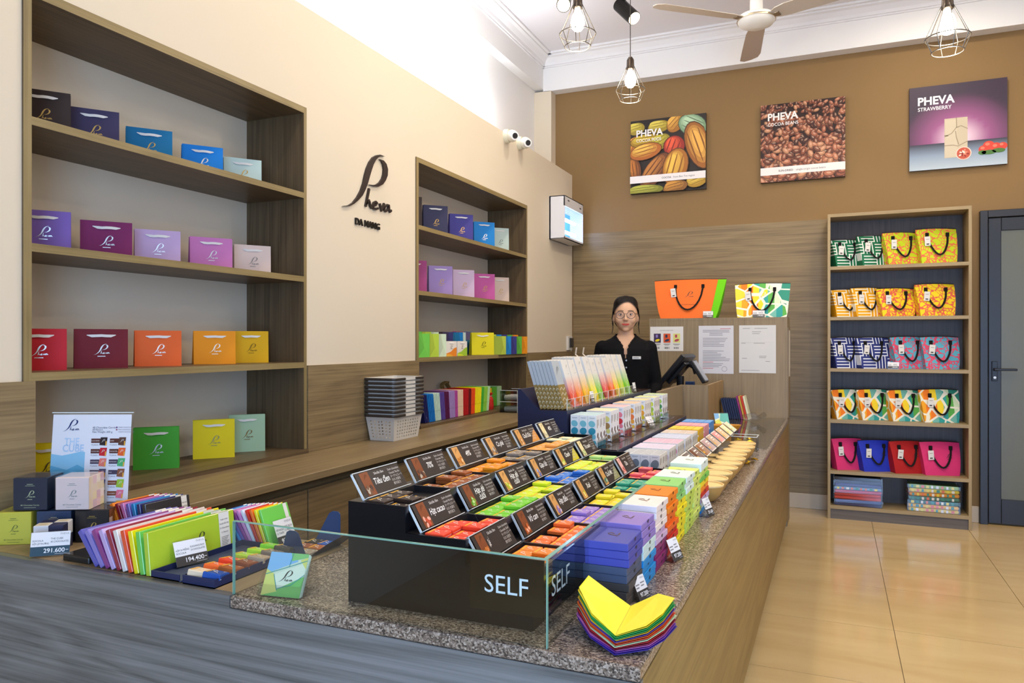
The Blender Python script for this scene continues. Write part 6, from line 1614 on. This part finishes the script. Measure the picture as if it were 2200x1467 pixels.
SK = '#d3a482'
per = thing('person', 'person with dark tied hair and glasses in a black buttoned cardigan behind the counter', 'person', (-1.245, 4.74, 0), R(14.5))
parts = [('e', (0, .004, 1.478), (.076, .096, .112)), ('e', (0, -.022, 1.418), (.056, .066, .052)), ('e', (0, -.060, 1.378), (.022, .020, .016)),
         ('e', (.036, -.055, 1.437), (.028, .030, .028)), ('e', (-.036, -.055, 1.437), (.028, .030, .028)),
         ('l', (0, -.090, 1.474), .006, (0, -.104, 1.440), .0095), ('e', (.010, -.095, 1.436), (.008, .009, .007)), ('e', (-.010, -.095, 1.436), (.008, .009, .007)),
         ('e', (.079, .010, 1.452), (.009, .018, .029)), ('e', (-.079, .010, 1.452), (.009, .018, .029)),
         ('l', (0, .012, 1.41), .048, (0, .022, 1.28), .053),
         ('loft', [(.80, .15, .095, 0), (.88, .155, .10, 0), (.98, .115, .078, 0), (1.08, .125, .08, 0), (1.18, .148, .092, 0), (1.25, .140, .078, .005), (1.295, .112, .060, .012), (1.325, .075, .055, .018), (1.345, .05, .048, .02)])]
for s in (-1, 1):
    parts += [('l', (s * .138, .012, 1.252), .037, (s * .185, .035, 1.02), .034), ('l', (s * .185, .035, 1.02), .034, (s * .150, -.105, .875), .023),
              ('l', (s * .078, 0, .83), .080, (s * .080, -.012, .46), .050), ('l', (s * .080, -.012, .46), .048, (s * .082, .02, .09), .032), ('l', (s * .082, .02, .05), .034, (s * .086, -.10, .035), .028),
              ('e', (s * .138, -.145, .862), (.034, .042, .016))]
    for f_, (dx, L1) in enumerate(((-.026, .040), (-.009, .046), (.009, .044), (.025, .034))):
        a = Vector((s * .138 + s * dx, -.178, .864)); b_ = a + Vector((0, -L1 * .6, .004)); c_ = b_ + Vector((0, -L1 * .5, -.014))
        parts += [('l', a, .0088, b_, .0082), ('l', b_, .0082, c_, .007)]
    parts += [('l', (s * .108, -.135, .860), .010, (s * .088, -.165, .852), .009), ('l', (s * .088, -.165, .852), .009, (s * .082, -.188, .848), .0075)]
volume(parts, .0058, SK, 'body', 'skin', per, None, 5)

# cardigan: one garment over trunk and sleeves, open in a V at the neck
g = [('loft', [(.80, .172, .115, 0), (.86, .172, .115, 0), (.98, .140, .098, 0), (1.08, .148, .102, 0), (1.18, .166, .110, -.002), (1.25, .172, .098, .004), (1.298, .148, .080, .012), (1.322, .095, .068, .018), (1.345, .066, .060, .020), (1.375, .062, .058, .02)])]
for s in (-1, 1): g += [('l', (s * .150, .012, 1.258), .050, (s * .192, .038, 1.02), .045), ('l', (s * .192, .038, 1.02), .045, (s * .156, -.095, .885), .034)]
def vneck(c):
    if c.z > 1.352 and abs(c.x) < .1: return True
    if c.y < .02 and c.z > 1.17:
        hw = .060 if c.z > 1.335 else (.016 + (c.z - 1.275) * .72 if c.z > 1.275 else .016 * max((c.z - 1.196) / .079, 0) ** .8)
        return abs(c.x) < hw
    return False
volume(g, .0065, '#0d0c0e', 'cardigan', 'fabric', per, vneck, 4)
tr = [('loft', [(.79, .165, .112, 0), (.86, .165, .112, 0), (.90, .150, .105, 0)])]
for s in (-1, 1): tr += [('l', (s * .080, 0, .80), .092, (s * .082, -.010, .46), .062), ('l', (s * .082, -.010, .46), .062, (s * .084, .02, .10), .050)]
volume(tr, .010, '#121114', 'trousers', 'fabric', per, None, 3)
for s in (-1, 1): volume([('e', (s * .086, -.035, .035), (.045, .115, .035)), ('e', (s * .084, .02, .06), (.042, .05, .04))], .008, '#1a1819', 'shoe', 'plastic', per, lambda c: c.z < .002, 3)
# hair
def facecut(c):
    x, y, z = c
    hl = 1.556 - 7.5 * (x - .012) ** 2 if x < .012 else 1.556 - 11 * (x - .012) ** 2
    if z < 1.40: return True
    return y < -.012 and z < hl or (abs(x) > .06 and z < 1.47 and y < .024) or (z < 1.44 and y < .03)
hp = [('e', (0, .008, 1.482), (.0865, .108, .1165)), ('e', (0, .075, 1.452), (.06, .045, .055)), ('e', (-.03, .01, 1.53), (.05, .08, .064)), ('e', (.03, .01, 1.53), (.05, .08, .064))]
volume(hp, .005, '#15100e', 'hair', 'hair', per, facecut, 4)
for s in (-1, 1):
    for q in range(4):
        MB().tube([(s * (.079 + .002 * q), -.004 + .006 * q, 1.485), (s * (.087 + .001 * q), -.010 + .008 * q, 1.45), (s * (.086 - .002 * q), -.012 + .008 * q, 1.415), (s * (.080 + .003 * q), -.008 + .008 * q, 1.385 - .012 * q)], .0016, 5, '#17110f').build('loose_strand', 'hair', per, True)
# face details
for s in (-1, 1):
    MB().ball((s * .031, -.0795, 1.472), (.0130, .0065, .0036), 14, '#d9cdc4').build('eye', 'gloss', per, True)
    MB().ball((s * .031, -.0858, 1.4715), (.0050, .0024, .0042), 12, '#1c1210').build('iris', 'gloss', per, True)
    MB().tube([(s * .016, -.0845, 1.4755), (s * .024, -.0855, 1.4785), (s * .034, -.0838, 1.4785), (s * .046, -.0765, 1.4745)], .0013, 5, '#1c1411').build('eyelid', 'hair', per)
    MB().tube([(s * .014, -.089, 1.494), (s * .028, -.0885, 1.4985), (s * .042, -.0815, 1.497), (s * .050, -.074, 1.493)], .0022, 6, '#3a2a22', flat=.0014).build('eyebrow', 'hair', per, True)
    n = 22; MB().tube([(s * .034 + .0265 * math.cos(t), -.1045 + .010 * abs(s * .034 + .0265 * math.cos(t) - s * .01) ** 1.0, 1.468 + .0225 * math.sin(t)) for t in [2 * math.pi * i / n for i in range(n)]], .0016, 6, '#241a15', True).build('glasses_rim', 'plastic', per, True)
    q = MB(); q.poly([], '#fff') if False else None
    q.add([(s * .034 + .0255 * math.cos(t), -.1043 + .010 * abs(s * .034 + .0255 * math.cos(t) - s * .01), 1.468 + .0215 * math.sin(t)) for t in [2 * math.pi * i / n for i in range(n)]], [tuple(range(n))], '#fff').build('lens', clear('spectacle_lens', (.98, .98, .99), 1.12, .0, .0), per)
    MB().tube([(s * .060, -.103, 1.476), (s * .074, -.085, 1.476), (s * .082, -.02, 1.472), (s * .082, .02, 1.462)], .0016, 5, '#241a15').build('glasses_temple', 'plastic', per)
MB().tube([(-.0085, -.1045, 1.474), (0, -.107, 1.4765), (.0085, -.1045, 1.474)], .0015, 5, '#241a15').build('glasses_bridge', 'plastic', per)
MB().tube([(-.023, -.080, 1.4115), (-.012, -.0865, 1.4118), (0, -.0880, 1.4105), (.012, -.0865, 1.4118), (.023, -.080, 1.4115)], .0038, 8, '#b8443a', flat=.0026).build('upper_lip', 'skin', per, True)
MB().tube([(-.018, -.0815, 1.4070), (-.008, -.0868, 1.4050), (.008, -.0868, 1.4050), (.018, -.0815, 1.4070)], .0042, 8, '#c4554a', flat=.003).build('lower_lip', 'skin', per, True)
MB().box(.042, -.118, 1.188, .096, -.115, 1.206, '#cfc8bb', .001).face((.042, -.118, 1.188)).rect(.006, .006, .04, .012, '#8a8378', .0005).build('name_badge', 'plastic', per)
for z, y in ((1.180, -.114), (1.135, -.111), (1.09, -.105), (1.04, -.102)): MB().cyl((.004, y + .003, z), (.004, y - .002, z), .0055, n=12, col='#8f8c8a').build('button', 'gloss', per)

# ------------------------------------------------------------------ pieces that belong to a part go one level deeper
DEEP = {'paper_bag': [('logo', 'bag_body'), ('printed_', 'bag_body')], 'price_card': [('printed_card', 'acrylic_plate'), ('plate_edge', 'acrylic_plate')], 'flavour_card': [('printed_card', 'acrylic_plate'), ('plate_edge', 'acrylic_plate')],
        'cube_gift_box': [('printed_front', 'carton'), ('chequered_side', 'carton')], 'slim_gift_box': [('paper_band', 'carton')], 'shop_sign': [('lettering', 'sign_plate')], 'table_sign': [('printed_sheet', 'acrylic_sheet')],
        'cooler_bag': [('logo', 'bag_body'), ('side_panel', 'bag_body'), ('zip', 'bag_body'), ('strap_anchor', 'strap')], 'flat_chocolate_box': [('gold_logo', 'box_sleeve'), ('thumb_cut_shade', 'box_sleeve')],
        'wall_picture': [('printed_photo', 'canvas')], 'folded_paper_tray': [('crease', 'folded_sheet')], 'flat_paper_bag': [('fold_crease', 'folded_bag')], 'till_monitor': [('screen_glass', 'screen_body'), ('rear_housing', 'screen_body'), ('display_glass', 'customer_display')],
        'security_camera': [('lens', 'eyeball'), ('face_ring', 'eyeball')], 'person': [('name_badge', 'cardigan'), ('button', 'cardigan'), ('loose_strand', 'hair')], 'shopping_basket': [('grip_band', 'rim')]}
for o in list(bpy.data.objects):
    if o.parent is None and o.type == 'EMPTY':
        for key, host in DEEP.get(o.name.split('.')[0], []):
            hs = [c for c in o.children if c.name.split('.')[0] == host]
            if not hs: continue
            for c in list(o.children):
                if c.name.split('.')[0].startswith(key) and c is not hs[0]: c.parent = hs[0]
